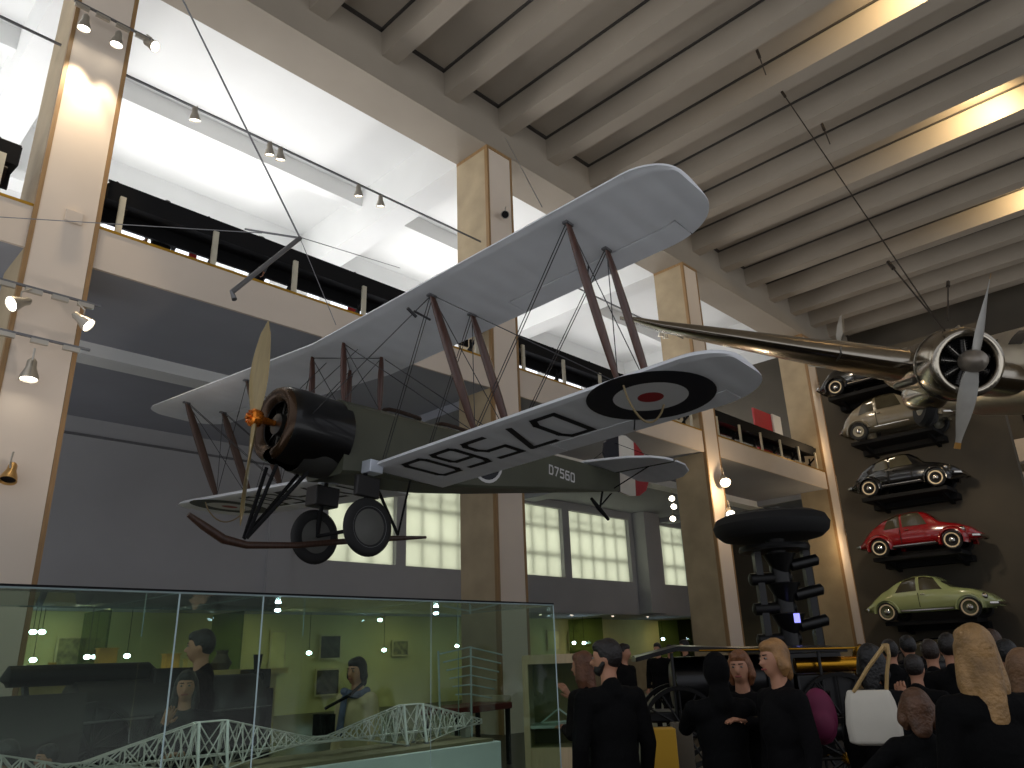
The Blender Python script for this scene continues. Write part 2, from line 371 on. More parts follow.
# lamps on the other columns
def colamp(u, v, y, x, lb, s=1.2, on=True):
    p = at(u, v, math.hypot(x, y)); spotlight((x, p.y, p.z), (x+1.2, p.y-1.6, p.z-1.6), lb, s, on=on)
colamp(497, 219, 13.6, -12.75, 'pale unlit lamp on the central column above the biplane wing', on=False)
colamp(717, 388, 23.9, -12.75, 'lamp fixed behind the silver wing on the third column')
colamp(717, 481, 23.9, -12.75, 'bright warm lamp on the third column', 1.9)
colamp(727, 512, 23.9, -12.75, 'lower lamp on the third column', 1.7)
colamp(818, 385, 34.2, -12.7, 'upper lamp of the farthest column beside the grey car', 1.9)
colamp(822, 393, 34.2, -12.7, 'second lamp of the farthest column beside the grey car', 1.7)
colamp(845, 532, 34.2, -12.7, 'lamp of the farthest column left of the red car', 1.9)
colamp(853, 537, 34.9, -12.4, 'small lamp just right of the one beside the red car', 1.5)
for (u, v), lb in (((672, 497), 'top lamp of three under the balcony near the third column'), ((674, 505), 'middle lamp of three under the balcony near the third column'), ((673, 517), 'bottom lamp of three under the balcony near the third column')):
    p = at(u, v, 31.5); spotlight(p, p+Vector((1, -2, -1.5)), lb, 1.3)
# ================================================================== THE BIPLANE  (local axes: x back from the propeller, y to its right wing, z up)
FAB = pm('doped linen', (222, 224, 228), .55, var=.06, scale=1.5, bump=.25, bscale=1.1, kind='ribs')
FABT = pm('dark linen top', (74, 78, 66), .6, var=.1, scale=1.5)
KHAKI = pm('olive fabric', (72, 74, 60), .55, var=.12, scale=1.5)
GLOSSB = pm('black enamel', (8, 8, 9), .3, var=.1, coat=.25, spec=.3)
NAVY = pm('roundel dark blue', (22, 24, 34), .55, var=.06)
RDRED = pm('roundel red', (150, 34, 40), .5, var=.06)
RDWHITE = pm('roundel white', (206, 206, 206), .55, var=.03)
LETTER = pm('letter black', (20, 22, 28), .6, var=.06)
STRUT = pm('varnished strut', (74, 42, 30), .35, var=.25, kind='wood', scale=2, coat=.3)
PROPW = pm('propeller wood', (140, 122, 78), .35, var=.16, kind='wood', scale=1.5, coat=.4)
BRASS = pm('copper brass hub', (210, 122, 40), .25, metal=.8, var=.2)
WIRE = pm('bracing wire', (70, 70, 72), .4, metal=.7)
RUBBER = pm('tyre rubber', (22, 22, 23), .7, var=.15)
XU, XL, ZU, ZL, CH, SPAN, TD = .70, 1.524, 1.24, -.432, 1.40, 5.64, math.tan(math.radians(3.13))
AV = thing('biplane', 'grey and olive First World War biplane with black cowl hanging from the ceiling', 'biplane', (-8.694, 4.305, 2.964+1.6), (.02175, .04992, 1.6047))
def wing_edges(y, x0):
    s = min(max(0, (abs(y)-5.2)/(SPAN-5.2)), .9999); q = 1-math.sqrt(1-s*s)
    s2 = min(max(0, (abs(y)-4.9)/(SPAN-4.9)), .9999); q2 = 1-math.sqrt(1-s2*s2)
    return x0+.34*q, x0+CH-.60*q2
def wing_mesh(ys, x0, z0, c0=0, c1=1, cutf=None, NX=14):
    rings = []
    for y in ys:
        le, te = wing_edges(y, x0); z = z0+abs(y)*TD
        fa, fb = (c0, c1) if cutf is None else cutf(y)
        r = []
        th = .085*(te-le)+.01
        cs = [fa+(fb-fa)*(.5-.5*math.cos(PI*i/NX)) for i in range(NX+1)]
        prof = lambda c: th*(math.sin(PI*min(1, max(0, c))**.62))**.8+.006
        for c in cs: r.append((le+(te-le)*c, y, z+prof(c)))
        for c in reversed(cs): r.append((le+(te-le)*c, y, z-.004+(.018 if c < .02 else 0)))
        rings.append(r)
    return MB().loft(rings)
def ysp(a, b, n):
    L = [a+(b-a)*i/n for i in range(n+1)]
    return L
def tipy(a, b):                            # spans ending at a rounded tip
    s = 1 if b > a else -1
    return [a]+[s*v for v in (abs(a)+(4.85-abs(a))*k/4 for k in range(1, 5))]+[s*(4.85+(SPAN-4.85)*math.sin(PI/2*k/9)) for k in range(1, 10)]
AIL0, AIL1 = 2.75, 5.2
def cut(y): return (0, .735) if AIL0 <= abs(y) <= AIL1 else (0, 1)
def wing_whole(side, x0, z0, y0):
    ys = sorted(set([y0, AIL0-.001, AIL0, 3.4, 4.2, 4.85, AIL1, AIL1+.001]+[4.9+(SPAN-4.9)*math.sin(PI/2*k/14) for k in range(1, 15)]))
    return wing_mesh([side*y for y in ys], x0, z0, cutf=cut)
def aileron(side, x0, z0, parent):
    ys = [AIL0+.015, 3.6, 4.85, 4.95, 5.05, 5.12, AIL1-.015]
    obj('aileron', wing_mesh([side*y for y in ys], x0, z0, .755, 1.0, NX=6), FAB, parent, ang=50)
uw = obj('upper_wing', wing_mesh(ysp(-1.2, 1.2, 4), XU, ZU), FAB, AV, ang=50)
mm = MB()
for s in (-1, 1):
    q = wing_whole(s, XU, ZU, 1.2); mm.add(q.v, q.f)
uo = mm
uw.data = mesh_of('upper_wing', MB().add(wing_mesh(ysp(-1.2, 1.2, 4), XU, ZU).v, wing_mesh(ysp(-1.2, 1.2, 4), XU, ZU).f).add(uo.v, uo.f), FAB, True, 50)
for s in (-1, 1): aileron(s, XU, ZU, uw)
lw = {}
for s in (-1, 1):
    lw[s] = obj('lower_wing', wing_whole(s, XL, ZL, .38), FAB, AV, ang=50)
    aileron(s, XL, ZL, lw[s])
def under(s, x, y, off=.008): return (x, s*y, ZL+y*TD-off)
# roundels and registration under the lower wings
def disc(s, cx, cy, r0, r1, off, n=48):
    m = MB(); vs = []
    for r in (r0, r1):
        for k in range(n):
            a = 2*PI*k/n; vs.append(under(s, cx+r*math.cos(a), cy+r*math.sin(a), off))
    if r0 < .001: return m.add(vs[n:], [tuple(range(n))])
    return m.add(vs, [(k, (k+1) % n, n+(k+1) % n, n+k) for k in range(n)])
GLY = {'D': [[(0,0),(0,1),(.8,1),(1,.8),(1,.2),(.8,0),(0,0)]], '7': [[(0,1),(1,1),(.3,0)]], '5': [[(1,1),(0,1),(0,.56),(.8,.56),(1,.4),(1,.12),(.85,0),(0,0)]],
       '6': [[(1,1),(.1,1),(0,.85),(0,.1),(.1,0),(.9,0),(1,.1),(1,.5),(.9,.58),(0,.58)]], '0': [[(.12,0),(0,.12),(0,.88),(.12,1),(.88,1),(1,.88),(1,.12),(.88,0),(.12,0)]],
       'D2': [[(0,0),(0,1),(.8,1),(1,.8),(1,.2),(.8,0),(0,0)]]}
def glyph(ch, fn, sw, wscale=1, hscale=1):     # strokes of width sw; fn maps (u, v) metres to 3D
    m = MB()
    for pl in GLY[ch]:
        P = [(u*wscale, v*hscale) for u, v in pl]
        for a, b in zip(P, P[1:]):
            dx, dy = b[0]-a[0], b[1]-a[1]; L = math.hypot(dx, dy)
            if L == 0: continue
            dx /= L; dy /= L; e = sw*.42; nx, ny = -dy*sw/2, dx*sw/2
            q = [(a[0]-dx*e+nx, a[1]-dy*e+ny), (b[0]+dx*e+nx, b[1]+dy*e+ny), (b[0]+dx*e-nx, b[1]+dy*e-ny), (a[0]-dx*e-nx, a[1]-dy*e-ny)]
            m.add([fn(*p) for p in q], [(0, 1, 2, 3)])
    return m
for s in (-1, 1):
    obj('roundel_outer_ring', disc(s, XL+.60, 4.52, .40, .69, .008), NAVY, lw[s], smooth=False)
    obj('roundel_white_ring', disc(s, XL+.60, 4.52, .14, .40, .0085), RDWHITE, lw[s], smooth=False)
    obj('roundel_red_centre', disc(s, XL+.60, 4.52, 0, .14, .009), RDRED, lw[s], smooth=False)
    txt = 'D7560'
    for i, ch in enumerate(txt):
        # read from below with the trailing edge up, from the tip (port) or from the root (starboard)
        yc = (3.28-.56*i) if s < 0 else (1.04+.56*i)
        fn = (lambda u, v, yc=yc, s=s: under(s, XL+.24+v, (yc+.19-u) if s < 0 else (yc-.19+u), .010))
        obj('registration_letter', glyph(ch, fn, .085, .38, .72), LETTER, lw[s], smooth=False)
# fuselage
def fsec(x, zb, zt, w, deck):
    h = zt-zb
    r = [(x, -w*.9, zb), (x, -w, zb+.04), (x, -w, zt-.02)]
    for k in range(1, 8):
        a = PI*k/8; r.append((x, -w*math.cos(a), zt+deck*math.sin(a)))
    r += [(x, w, zt-.02), (x, w, zb+.04), (x, w*.9, zb)]
    return r
st = [(1.12, -.56, .30, .42, .24), (1.5, -.5, .34, .41, .22), (2.2, -.46, .38, .40, .20), (3.0, -.38, .44, .38, .18), (4.0, -.22, .52, .34, .14), (5.2, 0, .62, .28, .12), (6.3, .20, .72, .2, .08), (7.2, .36, .80, .12, .05), (7.98, .5, .86, .04, .02)]
fu = obj('fuselage', MB().loft([fsec(*q) for q in st]), KHAKI, AV, ang=30)
def side(x, z): 
    for a, b in zip(st, st[1:]):
        if a[0] <= x <= b[0]:
            t = (x-a[0])/(b[0]-a[0]); return a[3]+(b[3]-a[3])*t
    return .04
for x in (2.35, 3.4):
    cs = MB().tube([(x+.32*math.cos(2*PI*k/16), .24*math.sin(2*PI*k/16), .62+.03*math.cos(4*PI*k/16)+(.04 if x > 3 else 0)) for k in range(17)], .03, 6)
    obj('cockpit_rim', cs, pm('cockpit leather', (52, 36, 26), .5), fu)
m = MB(); n = 28
for r0, r1, mt, nm in ((.36, .41, RDWHITE, 'roundel_white_edge'), (.2, .36, NAVY, 'roundel_blue_band'), (.1, .2, RDWHITE, 'roundel_white_ring'), (0, .1, RDRED, 'roundel_red_centre')):
    for s in (-1, 1):
        vs = []
        for r in (r0, r1):
            for k in range(n):
                a = 2*PI*k/n; x = 3.85+r*math.cos(a); vs.append((x, s*(side(x, 0)+.006), .25+r*math.sin(a)))
        obj(nm, MB().add(vs, [(k, (k+1) % n, n+(k+1) % n, n+k) for k in range(n)]), mt, fu, smooth=False)
for i, ch in enumerate('D7560'):
    x0 = 5.52+.168*i
    fn = lambda u, v, x0=x0: (x0+u, -(side(x0+u, 0)+.006), .34+v)
    obj('registration_letter', glyph(ch, fn, .03, .105, .15), RDWHITE, fu, smooth=False)
# cowl and engine
rg = []
n = 28
def cowl_ring(x, r, cut_=-.12):
    out = []
    for k in range(n+1):
        a = -PI*.44+(PI+PI*.88)*k/n
        out.append((x, r*math.cos(a), r*math.sin(a)*1.0+.0))
    return out
prof = [(.34, .30), (.27, .36), (.25, .42), (.28, .48), (.38, .52), (.6, .53), (1.2, .52)]
outer = [cowl_ring(x, r) for x, r in prof]; inner = [cowl_ring(x+.0, r-.03) for x, r in reversed(prof[3:])]
obj('engine_cowl', MB().loft(outer+inner, caps=False, closed=False), GLOSSB, AV, ang=50)
nose = [cowl_ring(x, r) for x, r in ((.335, .305), (.262, .36), (.238, .42), (.262, .475), (.31, .50))]
obj('cowl_nose_ring', MB().loft(nose, caps=False, closed=False), pm('bronze nose ring', (62, 44, 28), .25, metal=.6, var=.2), AV, ang=60)
obj('belly_panel', MB().loft([[(x, w*math.cos(a), -.1+(zb+.1)*math.sin(a)) for a in [PI*k/10 for k in range(11)]] for x, w, zb in ((.62, .42, -.57), (.9, .44, -.59), (1.2, .42, -.57))], caps=False, closed=False), pm('grey belly metal', (52, 52, 50), .5), AV)
en = obj('rotary_engine', MB().lathe([(0, .3), (.14, .32), (.16, .5), (.14, .8), (0, .85)], ax='x', n=20), pm('engine steel', (74, 72, 68), .35, metal=.8), AV)
for k in range(9):
    a = 2*PI*k/9+.2; c, s_ = math.cos(a), math.sin(a); cy = MB()
    cy.tube([(.52, .12*c, .12*s_), (.52, .44*c, .44*s_)], .06, 12)
    for j in range(7):
        r = .2+.035*j; cy.tube([(.52, r*c, r*s_), (.52, (r+.012)*c, (r+.012)*s_)], .085, 12)
    cy.tube([(.40, .14*c, .14*s_), (.42, .45*c, .45*s_)], .012, 6)
    obj('cylinder', cy, pm('engine steel', (74, 72, 68), .35, metal=.8), en)
# propeller
pr = thing('propeller', None, None, (0, 0, 0)); pr.parent = AV; del_ = [pr.pop(k) for k in ('label', 'category') if k in pr]
def blade(s):
    rings = []
    for k in range(16):
        t = k/15; r = .06+1.31*t
        w = (.07+.10*math.sin(PI*min(1, t*1.02)**.8)) if t < .96 else .05
        if t > .93: w *= .62 if t < .98 else .3
        pitch = math.radians(62-44*t); th = .035*(1-t)+.008
        off = .03*math.sin(PI*t)
        ring = []
        for j in range(10):
            a = 2*PI*j/10; u = w*math.cos(a)+off; v = th*math.sin(a)
            ring.append((.02+(u*math.sin(PI/2-pitch)*-.55+v*math.cos(PI/2-pitch)), s*(u*math.sin(pitch)), s*r))
        rings.append(ring)
    return MB().loft(rings)
for s in (1, -1): obj('blade', blade(s), PROPW, pr, ang=60)
obj('hub', MB().lathe([(0, -.1), (.03, -.1), (.035, -.06), (.09, -.055), (.115, -.03), (.12, .05), (.1, .09), (.05, .12), (.04, .3)], ax='x', n=24), BRASS, pr)
bl = MB()
for k in range(8): a = 2*PI*k/8; bl.lathe([(0, -.075), (.014, -.075), (.014, -.05)], o=(0, .075*math.cos(a), .075*math.sin(a)), ax='x', n=8)
obj('hub_bolt', bl, BRASS, pr)
pr.rotation_euler = (math.radians(-1), 0, 0)
# interplane and cabane struts
def strut(name, p, q, w=.05, par=AV, mt=STRUT):
    p = Vector(p); q = Vector(q)
    o = obj(name, MB().tube([p+(q-p)*t for t in (0, .12, .35, .65, .88, 1)], [w*.5, w*.8, w, w, w*.8, w*.5], 10, flat=.45, fdir=(1, 0, 0)), mt, par, ang=60)
    return o
def wU(x, y, up=0): return (XU+x, y, ZU+abs(y)*TD+up)
def wL(x, y): return (XL+x, y, ZL+abs(y)*TD+.1)
YI, YO, XF, XR = 2.214, 4.356, .242, .936
for s in (-1, 1):
    for yy in (YI, YO):
        for xx in (XF, XR):
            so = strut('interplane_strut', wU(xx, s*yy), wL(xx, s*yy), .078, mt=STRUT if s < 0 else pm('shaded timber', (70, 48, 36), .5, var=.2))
            obj('strut_fitting', MB().box(Vector(wU(xx, s*yy))+Vector((-.06, -.03, -.03)), Vector(wU(xx, s*yy))+Vector((.06, .03, .004))), GREYM, so, smooth=False)
    strut('cabane_strut', (XU+.26, s*.38, ZU+.02), (1.05, s*.38, .44), .05)
    strut('cabane_strut', (XU+.92, s*.38, ZU+.02), (1.66, s*.38, .46), .05)
# bracing wires
bw = MB()
def wire(p, q, r=.006): bw.tube([p, q], r, 5)
for s in (-1, 1):
    for xx in (XF, XR):
        a, b = wU(xx, s*YI), wU(xx, s*YO); c, d = wL(xx, s*YI), wL(xx, s*YO); root = (XL+xx, s*.4, ZL+.1); top = (XU+xx+.05, s*.38, ZU)
        for k in (-.02, .02):
            wire(Vector(b)+Vector((k, 0, 0)), Vector(c)+Vector((k, 0, 0))); wire(Vector(a)+Vector((k, 0, 0)), Vector(root)+Vector((k, 0, 0)))
        wire(a, d); wire(top, c)
    for yy in (YI, YO):
        wire(wU(XF, s*yy), wL(XR, s*yy)); wire(wU(XR, s*yy), wL(XF, s*yy))
    wire((XU+.26, s*.38, ZU), (1.66, s*.38, .46)); wire((XU+.92, s*.38, ZU), (1.05, s*.38, .44))
    wire((XU+.5, s*.38, ZU), (.6, s*.3, .45)); wire(wU(XF, s*YI), (.5, s*.4, .0)); wire((XU+.92, s*.38, ZU), (XU+.26, -s*.38, ZU))
obj('bracing_wires', bw, WIRE, AV)
# pitot arm and the aileron king posts
obj('pitot_arm', MB().tube([wU(XF, -YI, -.34), Vector(wU(XF, -YI, -.34))+Vector((-.26, 0, .02))], .014, 6).tube([Vector(wU(XF, -YI, -.36))+Vector((-.22, 0, -.02)), Vector(wU(XF, -YI, -.34))+Vector((-.36, 0, .02))], .02, 6), WIRE, AV)
for s in (-1, 1):
    for x0, z0 in ((XU, ZU), (XL, ZL)):
        y = 4.0; z = z0+y*TD
        obj('aileron_horn', MB().tube([(x0+1.07, s*y, z), (x0+1.05, s*y, z-.13)], .01, 6).tube([(x0+1.07, s*y, z+.08), (x0+1.05, s*y, z+.2)], .01, 6), WIRE, AV)
    # wing tip hoop skid below the roundel
    z = ZL+4.5*TD
    obj('wing_hoop_skid', MB().tube([(XL+.12+.78*k/12, s*4.5, z-.30*math.sin(PI*k/12)**.7) for k in range(13)], .012, 6), pm('cane hoop', (150, 132, 96), .5), AV)
# undercarriage
RW_, ZW, XW, TRK = .38, -1.237, 1.467, .60
for s in (-1, 1):
    wh = thing('wheel', None, None); wh.parent = AV; wh.pop('label', None); wh.pop('category', None); wh.location = (XW, s*TRK, ZW)
    obj('tyre', MB().lathe([(.29+.088*math.cos(a), .055*math.sin(a)) for a in [2*PI*k/14 for k in range(15)]], ax='y', n=40), RUBBER, wh)
    obj('wheel_disc', MB().lathe([(0, -.075), (.06, -.07), (.22, -.045), (.285, -.02), (.285, .02), (.22, .045), (.06, .07), (0, .075)], ax='y', n=40), pm('wheel fabric', (84, 84, 80), .5, var=.15), wh, ang=50)
    obj('rim_ring', MB().lathe([(.265+.008*math.cos(a), s*.045+.008*math.sin(a)) for a in [2*PI*k/6 for k in range(7)]], ax='y', n=40), GREYM, wh)
    lg = obj('shock_leg', MB().tube([(XW, s*.52, ZW+.32), (XW, s*.44, -.45)], .03, 10).tube([(XW, s*.54, ZW-.02), (XW, s*.53, ZW+.35)], .035, 10), BLACK, AV)
    obj('spring_box', MB().box((XW-.19, s*.46-.09, ZW+.40), (XW+.19, s*.56+.09, ZW+.68)), pm('spring box', (24, 22, 22), .5), lg, bevel=.02)
    obj('front_brace', MB().tube([(.12, s*.03, -1.5), (.34, s*.12, -.56)], .027, 8, flat=.6), BLACK, AV)
    obj('rear_brace', MB().tube([(2.45, 0, -1.14), (2.3, s*.38, -.42)], .024, 8, flat=.6), BLACK, AV)
    obj('front_brace', MB().tube([(.12, s*.03, -1.5), (.80, s*.12, -.56)], .027, 8, flat=.6), BLACK, AV)
obj('axle', MB().tube([(XW, -.62, ZW), (XW, .62, ZW)], .025, 10), BLACK, AV)
obj('skid', MB().tube([(-.62, 0, -1.33), (-.42, 0, -1.43), (-.15, 0, -1.55), (.15, 0, -1.58), (.8, 0, -1.50), (1.5, 0, -1.36), (2.3, 0, -1.21), (2.98, 0, -1.10)], [.03, .05, .055, .045, .04, .04, .04, .02], 10, flat=.8), pm('skid timber', (62, 42, 32), .4, var=.3, kind='wood'), AV)
# tail
def plate(pts, t, ax):                     # rounded plate from an outline
    return MB().prism([Vector(p)-Vector(ax)*t/2 for p in pts], Vector(ax)*t)
tp = [(6.75, y, .93) for y in (-.15, .15)]
def tout(L): return [(x, y, .88) for x, y in L]+[(x, -y, .88) for x, y in reversed(L) if y > .01]
obj('tailplane', plate(tout([(6.85, .06), (6.95, .4), (7.1, .85), (7.35, 1.2), (7.6, 1.36), (7.84, 1.4)]), .05, (0, 0, 1)), FAB, AV, smooth=False, bevel=.02)
el_out = [(7.90, .10), (7.90, 1.42), (8.15, 1.46), (8.45, 1.36), (8.68, 1.1), (8.78, .75), (8.76, .4), (8.5, .14)]
for s in (-1, 1):
    obj('elevator', plate([(x, s*y, .88-(x-7.88)*.12) for x, y in el_out], .04, (.12, 0, .99)), FAB, AV, smooth=False, bevel=.015)
    obj('root_fitting', MB().box((XL-.1, s*.40, ZL-.07), (XL+.12, s*.60, ZL+.1)), pm('pale metal fitting', (190, 196, 206), .4, metal=.3), AV, bevel=.01)
obj('elevator_hinge', MB().tube([(7.87, -1.38, .88), (7.87, 1.38, .88)], .032, 8), FABT, AV)
# comma rudder with three vertical bands
Rp = []
cxr, czr = 8.3, 1.12
poly = [(7.98, .50), (8.0, .93), (7.62, 1.0), (7.5, 1.2), (7.55, 1.42), (7.72, 1.6), (7.98, 1.7), (8.3, 1.74), (8.65, 1.66), (8.95, 1.48), (9.12, 1.2), (9.12, .95), (8.98, .7), (8.72, .54), (8.35, .47)]
def clip(poly, lo, hi):
    def half(P, s, c):
        o = []
        for i in range(len(P)):
            a, b = P[i], P[(i+1) % len(P)]; ia, ib = s*(a[0]-c) >= 0, s*(b[0]-c) >= 0
            if ia: o.append(a)
            if ia != ib:
                t = (c-a[0])/(b[0]-a[0]); o.append((c, a[1]+(b[1]-a[1])*t))
        return o
    return half(half(poly, 1, lo), -1, hi)
ru = None
for lo, hi, mt, nm in ((7, 8.03, NAVY, 'rudder'), (8.03, 8.58, pm('rudder white', (214, 208, 196), .5, var=.03), 'rudder_white_band'), (8.58, 10, RDRED, 'rudder_red_band')):
    o = obj(nm, plate([(x, 0, z) for x, z in clip(poly, lo, hi)], .045, (0, 1, 0)), mt, ru or AV, smooth=False)
    ru = ru or o
ts = MB()
for s in (-1, 1):
    ts.tube([(7.75, s*.03, .5), (7.85, s*1.0, .92)], .012, 6)
    ts.tube([(7.9, 0, 1.5), (7.85, s*1.1, .94)], .006, 6)
obj('tail_struts', ts, BLACK, AV)
obj('tail_skid', MB().tube([(7.08, 0, .20), (7.3, 0, .06), (7.62, 0, -.12)], [.03, .045, .03], 8).tube([(7.35, 0, .05), (7.45, 0, .42)], .022, 6).tube([(7.3, 0, .05), (7.75, 0, .42)], .014, 6), BLACK, AV)
# suspension: cables from the ceiling to a spreader tube and down to the wings
sp = at(300, 238, 10.2); sq = at(232, 292, 9.6)
tag(obj('spreader_tube', MB().tube([sp, sq, sq+Vector((.05, .02, -.12))], .035, 10).tube([at(245, 229, 10.4), at(262, 232, 10.3), sp], .015, 6), GREYM, None), 'grey steel spreader tube with a hooked end hanging left of the biplane', 'tube')
def cable(a, b, lb, r=.006): tag(obj('wire_cable', MB().tube([a, b], r, 6), GREYM, None), lb, 'cable')
cable(at(180, -6, 9.6), sp, 'steel cable from the ceiling down to the hooked spreader tube', .013)
cable(sp, at(336, 325, 10.3), 'thin cable from the spreader tube down to the upper wing')
cable(at(0, 217, 12.0), at(262, 233, 10.3), 'thin wire running level from the spotlit column to the spreader tube', .007)
cable(sp+Vector((.02, 0, 0)), at(400, 268, 12.5), 'thin wire from the spreader tube toward the balcony')
cable(at(505, 137, 17.5), at(542, 207, 7.4), 'thin cable from the beam to the upper wing near the central column')
# ================================================================== THE SILVER AIRLINER (local axes: x back from the nose line, y to its right wing, z up)
SILV = pm('polished aluminium', (176, 168, 154), .2, metal=1, var=.08, scale=.8, bump=.05, bscale=3)
SILD = pm('dull aluminium', (150, 146, 138), .38, metal=.9, var=.1)
EL = thing('airliner', 'polished silver twin-engine airliner hanging nose down on the right', 'airplane', (-1.09, 15.88, 4.1093+1.6+.09), (.1966, -.285, 2.1898))
def eaf(y, x0, x1, z, t):                   # airfoil ring
    r = []; N = 12; ch = x1-x0
    for i in range(N+1):
        c = .5-.5*math.cos(PI*i/N); r.append((x0+ch*c, y, z+t*math.sin(PI*c**.55)**.8*.6))
    for i in range(N, -1, -1):
        c = .5-.5*math.cos(PI*i/N); r.append((x0+ch*c, y, z-t*math.sin(PI*c**.6)**.9*.4-.004))
    return r
def ewing(s):
    R_ = []
    for y, x0, x1, z, t in ((.4, 1.25, 4.6, -.12, .66), (2.6, 1.28, 4.45, -.02, .62), (4, 1.48, 4.1, .08, .5), (6, 1.78, 3.6, .24, .34), (7.5, 2.0, 3.2, .36, .2), (8.1, 2.18, 3.0, .46, .10), (8.4, 2.45, 2.85, .5, .04)):
        R_.append(eaf(s*y, x0, x1, z, t))
    return MB().loft(R_)
for s in (1, -1):
    w_ = obj('wing', ewing(s), SILV, EL, ang=60)
    obj('wing_seam', MB().tube([(1.5, s*4.0, .2), (1.44, s*4.0, .08), (1.6, s*4.0, -.03), (2.6, s*4.0, -.12), (4.0, s*4.0, .03)], .02, 5), SILD, w_)
    nc = obj('nacelle', MB().lathe([(.47, .28), (.55, .24), (.62, .34), (.66, .55), (.67, .95), (.62, 1.1), (.60, 1.5), (.52, 2.6), (.3, 3.8), (.05, 4.6)], o=(0, s*2.15, 0), ax='x', n=36), SILV, EL, ang=50)
    obj('cowl_lip', MB().lathe([(.46, .60), (.46, .28), (.51, .22), (.60, .25), (.635, .34)], o=(0, s*2.15, 0), ax='x', n=36), SILV, nc, ang=70)
    obj('cowl_band', MB().lathe([(.672, .9), (.685, .93), (.672, .97)], o=(0, s*2.15, 0), ax='x', n=36), SILD, nc)
    obj('firewall', MB().lathe([(0, .62), (.55, .62)], o=(0, s*2.15, 0), ax='x', n=24), BLACK, nc)
    obj('exhaust_pipe', MB().tube([(1.0, s*2.75, -.35), (1.25, s*2.86, -.42), (1.55, s*2.88, -.46)], .07, 10), SILD, nc)
    obj('wheel_fairing', MB().ell((2.1, s*2.15, -.52), (.85, .34, .36), 18, 12), SILV, nc)
    wl = obj('landing_wheel', MB().lathe([(.0, -.1), (.2, -.1), (.36, -.11), (.42, -.04), (.42, .04), (.36, .11), (.2, .1), (0, .1)], o=(2.0, s*2.15, -.75), ax='y', n=28), RUBBER, EL)
    obj('wheel_hub', MB().lathe([(0, .13), (.16, .12), (.2, .1)], o=(2.0, s*2.15, -.75), ax='y', n=20), SILD, wl)
    for k in range(9):
        a = 2*PI*k/9; cy = MB(); c, q = math.cos(a), math.sin(a)
        cy.tube([(.42, s*2.15+.14*c, .14*q), (.42, s*2.15+.40*c, .40*q)], .055, 10)
        for j in range(5): r = .22+.045*j; cy.tube([(.42, s*2.15+r*c, r*q), (.42, s*2.15+(r+.014)*c, (r+.014)*q)], .08, 10)
        obj('cylinder', cy, pm('engine grey', (60, 58, 56), .35, metal=.7), nc)
        obj('push_rod', MB().tube([(.33, s*2.15+.15*c, .15*q), (.36, s*2.15+.42*c, .42*q)], .012, 5), SILD, nc)
    pp = bpy.data.objects.new('propeller', None); COL.objects.link(pp); pp.parent = EL; pp.location = (.05, s*2.15, 0); pp.rotation_euler = (math.radians(5), 0, 0)
    obj('spinner', MB().lathe([(0, -.32), (.07, -.30), (.15, -.22), (.2, -.08), (.21, .08), (.19, .2)], ax='x', n=28), pm('spinner metal', (150, 142, 132), .4, metal=.6), pp)
    for q in (1, -1):
        rg = []
        for k in range(14):
            t = k/13; r = .15+1.42*t; w__ = (.065+.095*math.sin(PI*min(1, t*1.05+.08)**.9)) if t < .97 else .075; ph = math.radians(58-38*t); th = .04*(1-t)+.008
            rg.append([(w__*math.cos(a)*math.cos(ph)+th*math.sin(a)*math.sin(ph)*.5, -q*w__*math.cos(a)*math.sin(ph)*1.0+th*math.sin(a)*.6, q*r) for a in [2*PI*j/10 for j in range(10)]])
        b_ = obj('blade', MB().loft(rg), pm('blade metal', (150, 148, 142), .4, metal=.35), pp, ang=60)
        obj('yellow_tip', MB().loft([[(p[0]*1.06, p[1]*1.06, p[2]) for p in g] for g in rg[-2:]]), pm('yellow tip', (168, 120, 40), .5), b_)
# fuselage
def ring(x, w, h, z): return [(x, w*math.copysign(abs(math.cos(a))**.85, math.cos(a)), z+h*math.copysign(abs(math.sin(a))**.85, math.sin(a))) for a in [2*PI*k/28 for k in range(28)]]
fz = obj('fuselage', MB().loft([ring(-.55, .06, .06, -.1), ring(-.45, .2, .2, -.08), ring(-.1, .42, .42, -.04), ring(.5, .60, .60, .02), ring(1.0, .68, .70, .1), ring(1.6, .72, .86, .22), ring(2.2, .74, .9, .25), ring(4.5, .74, .88, .24), ring(7, .6, .7, .28), ring(9.5, .34, .42, 1.0), ring(11.2, .06, .1, 1.38)]), pm('pale aluminium', (196, 188, 172), .35, metal=.7, var=.05), EL, ang=60)
def fpatch(xa, xb, a0, a1, name):
    vs = []; n = 6
    def rg(x):
        K = [(.5, .60, .60, .02), (1.0, .68, .70, .1), (1.6, .72, .86, .22), (2.2, .74, .9, .25), (4.5, .74, .88, .24), (7, .6, .7, .28)]
        for p, q in zip(K, K[1:]):
            if p[0] <= x <= q[0]: t = (x-p[0])/(q[0]-p[0]); return [p[i]+(q[i]-p[i])*t for i in (1, 2, 3)]
    for i in range(n+1):
        x = xa+(xb-xa)*i/n; w, h, z = rg(x)
        for j in range(n+1):
            a = a0+(a1-a0)*j/n; vs.append((x, (w+.01)*math.copysign(abs(math.cos(a))**.85, math.cos(a)), z+(h+.01)*math.copysign(abs(math.sin(a))**.85, math.sin(a))))
    obj(name, MB().add(vs, [(i*(n+1)+j, (i+1)*(n+1)+j, (i+1)*(n+1)+j+1, i*(n+1)+j+1) for i in range(n) for j in range(n)]), pm('dark window glass', (32, 36, 40), .1, coat=.5), fz)
r_ = math.radians
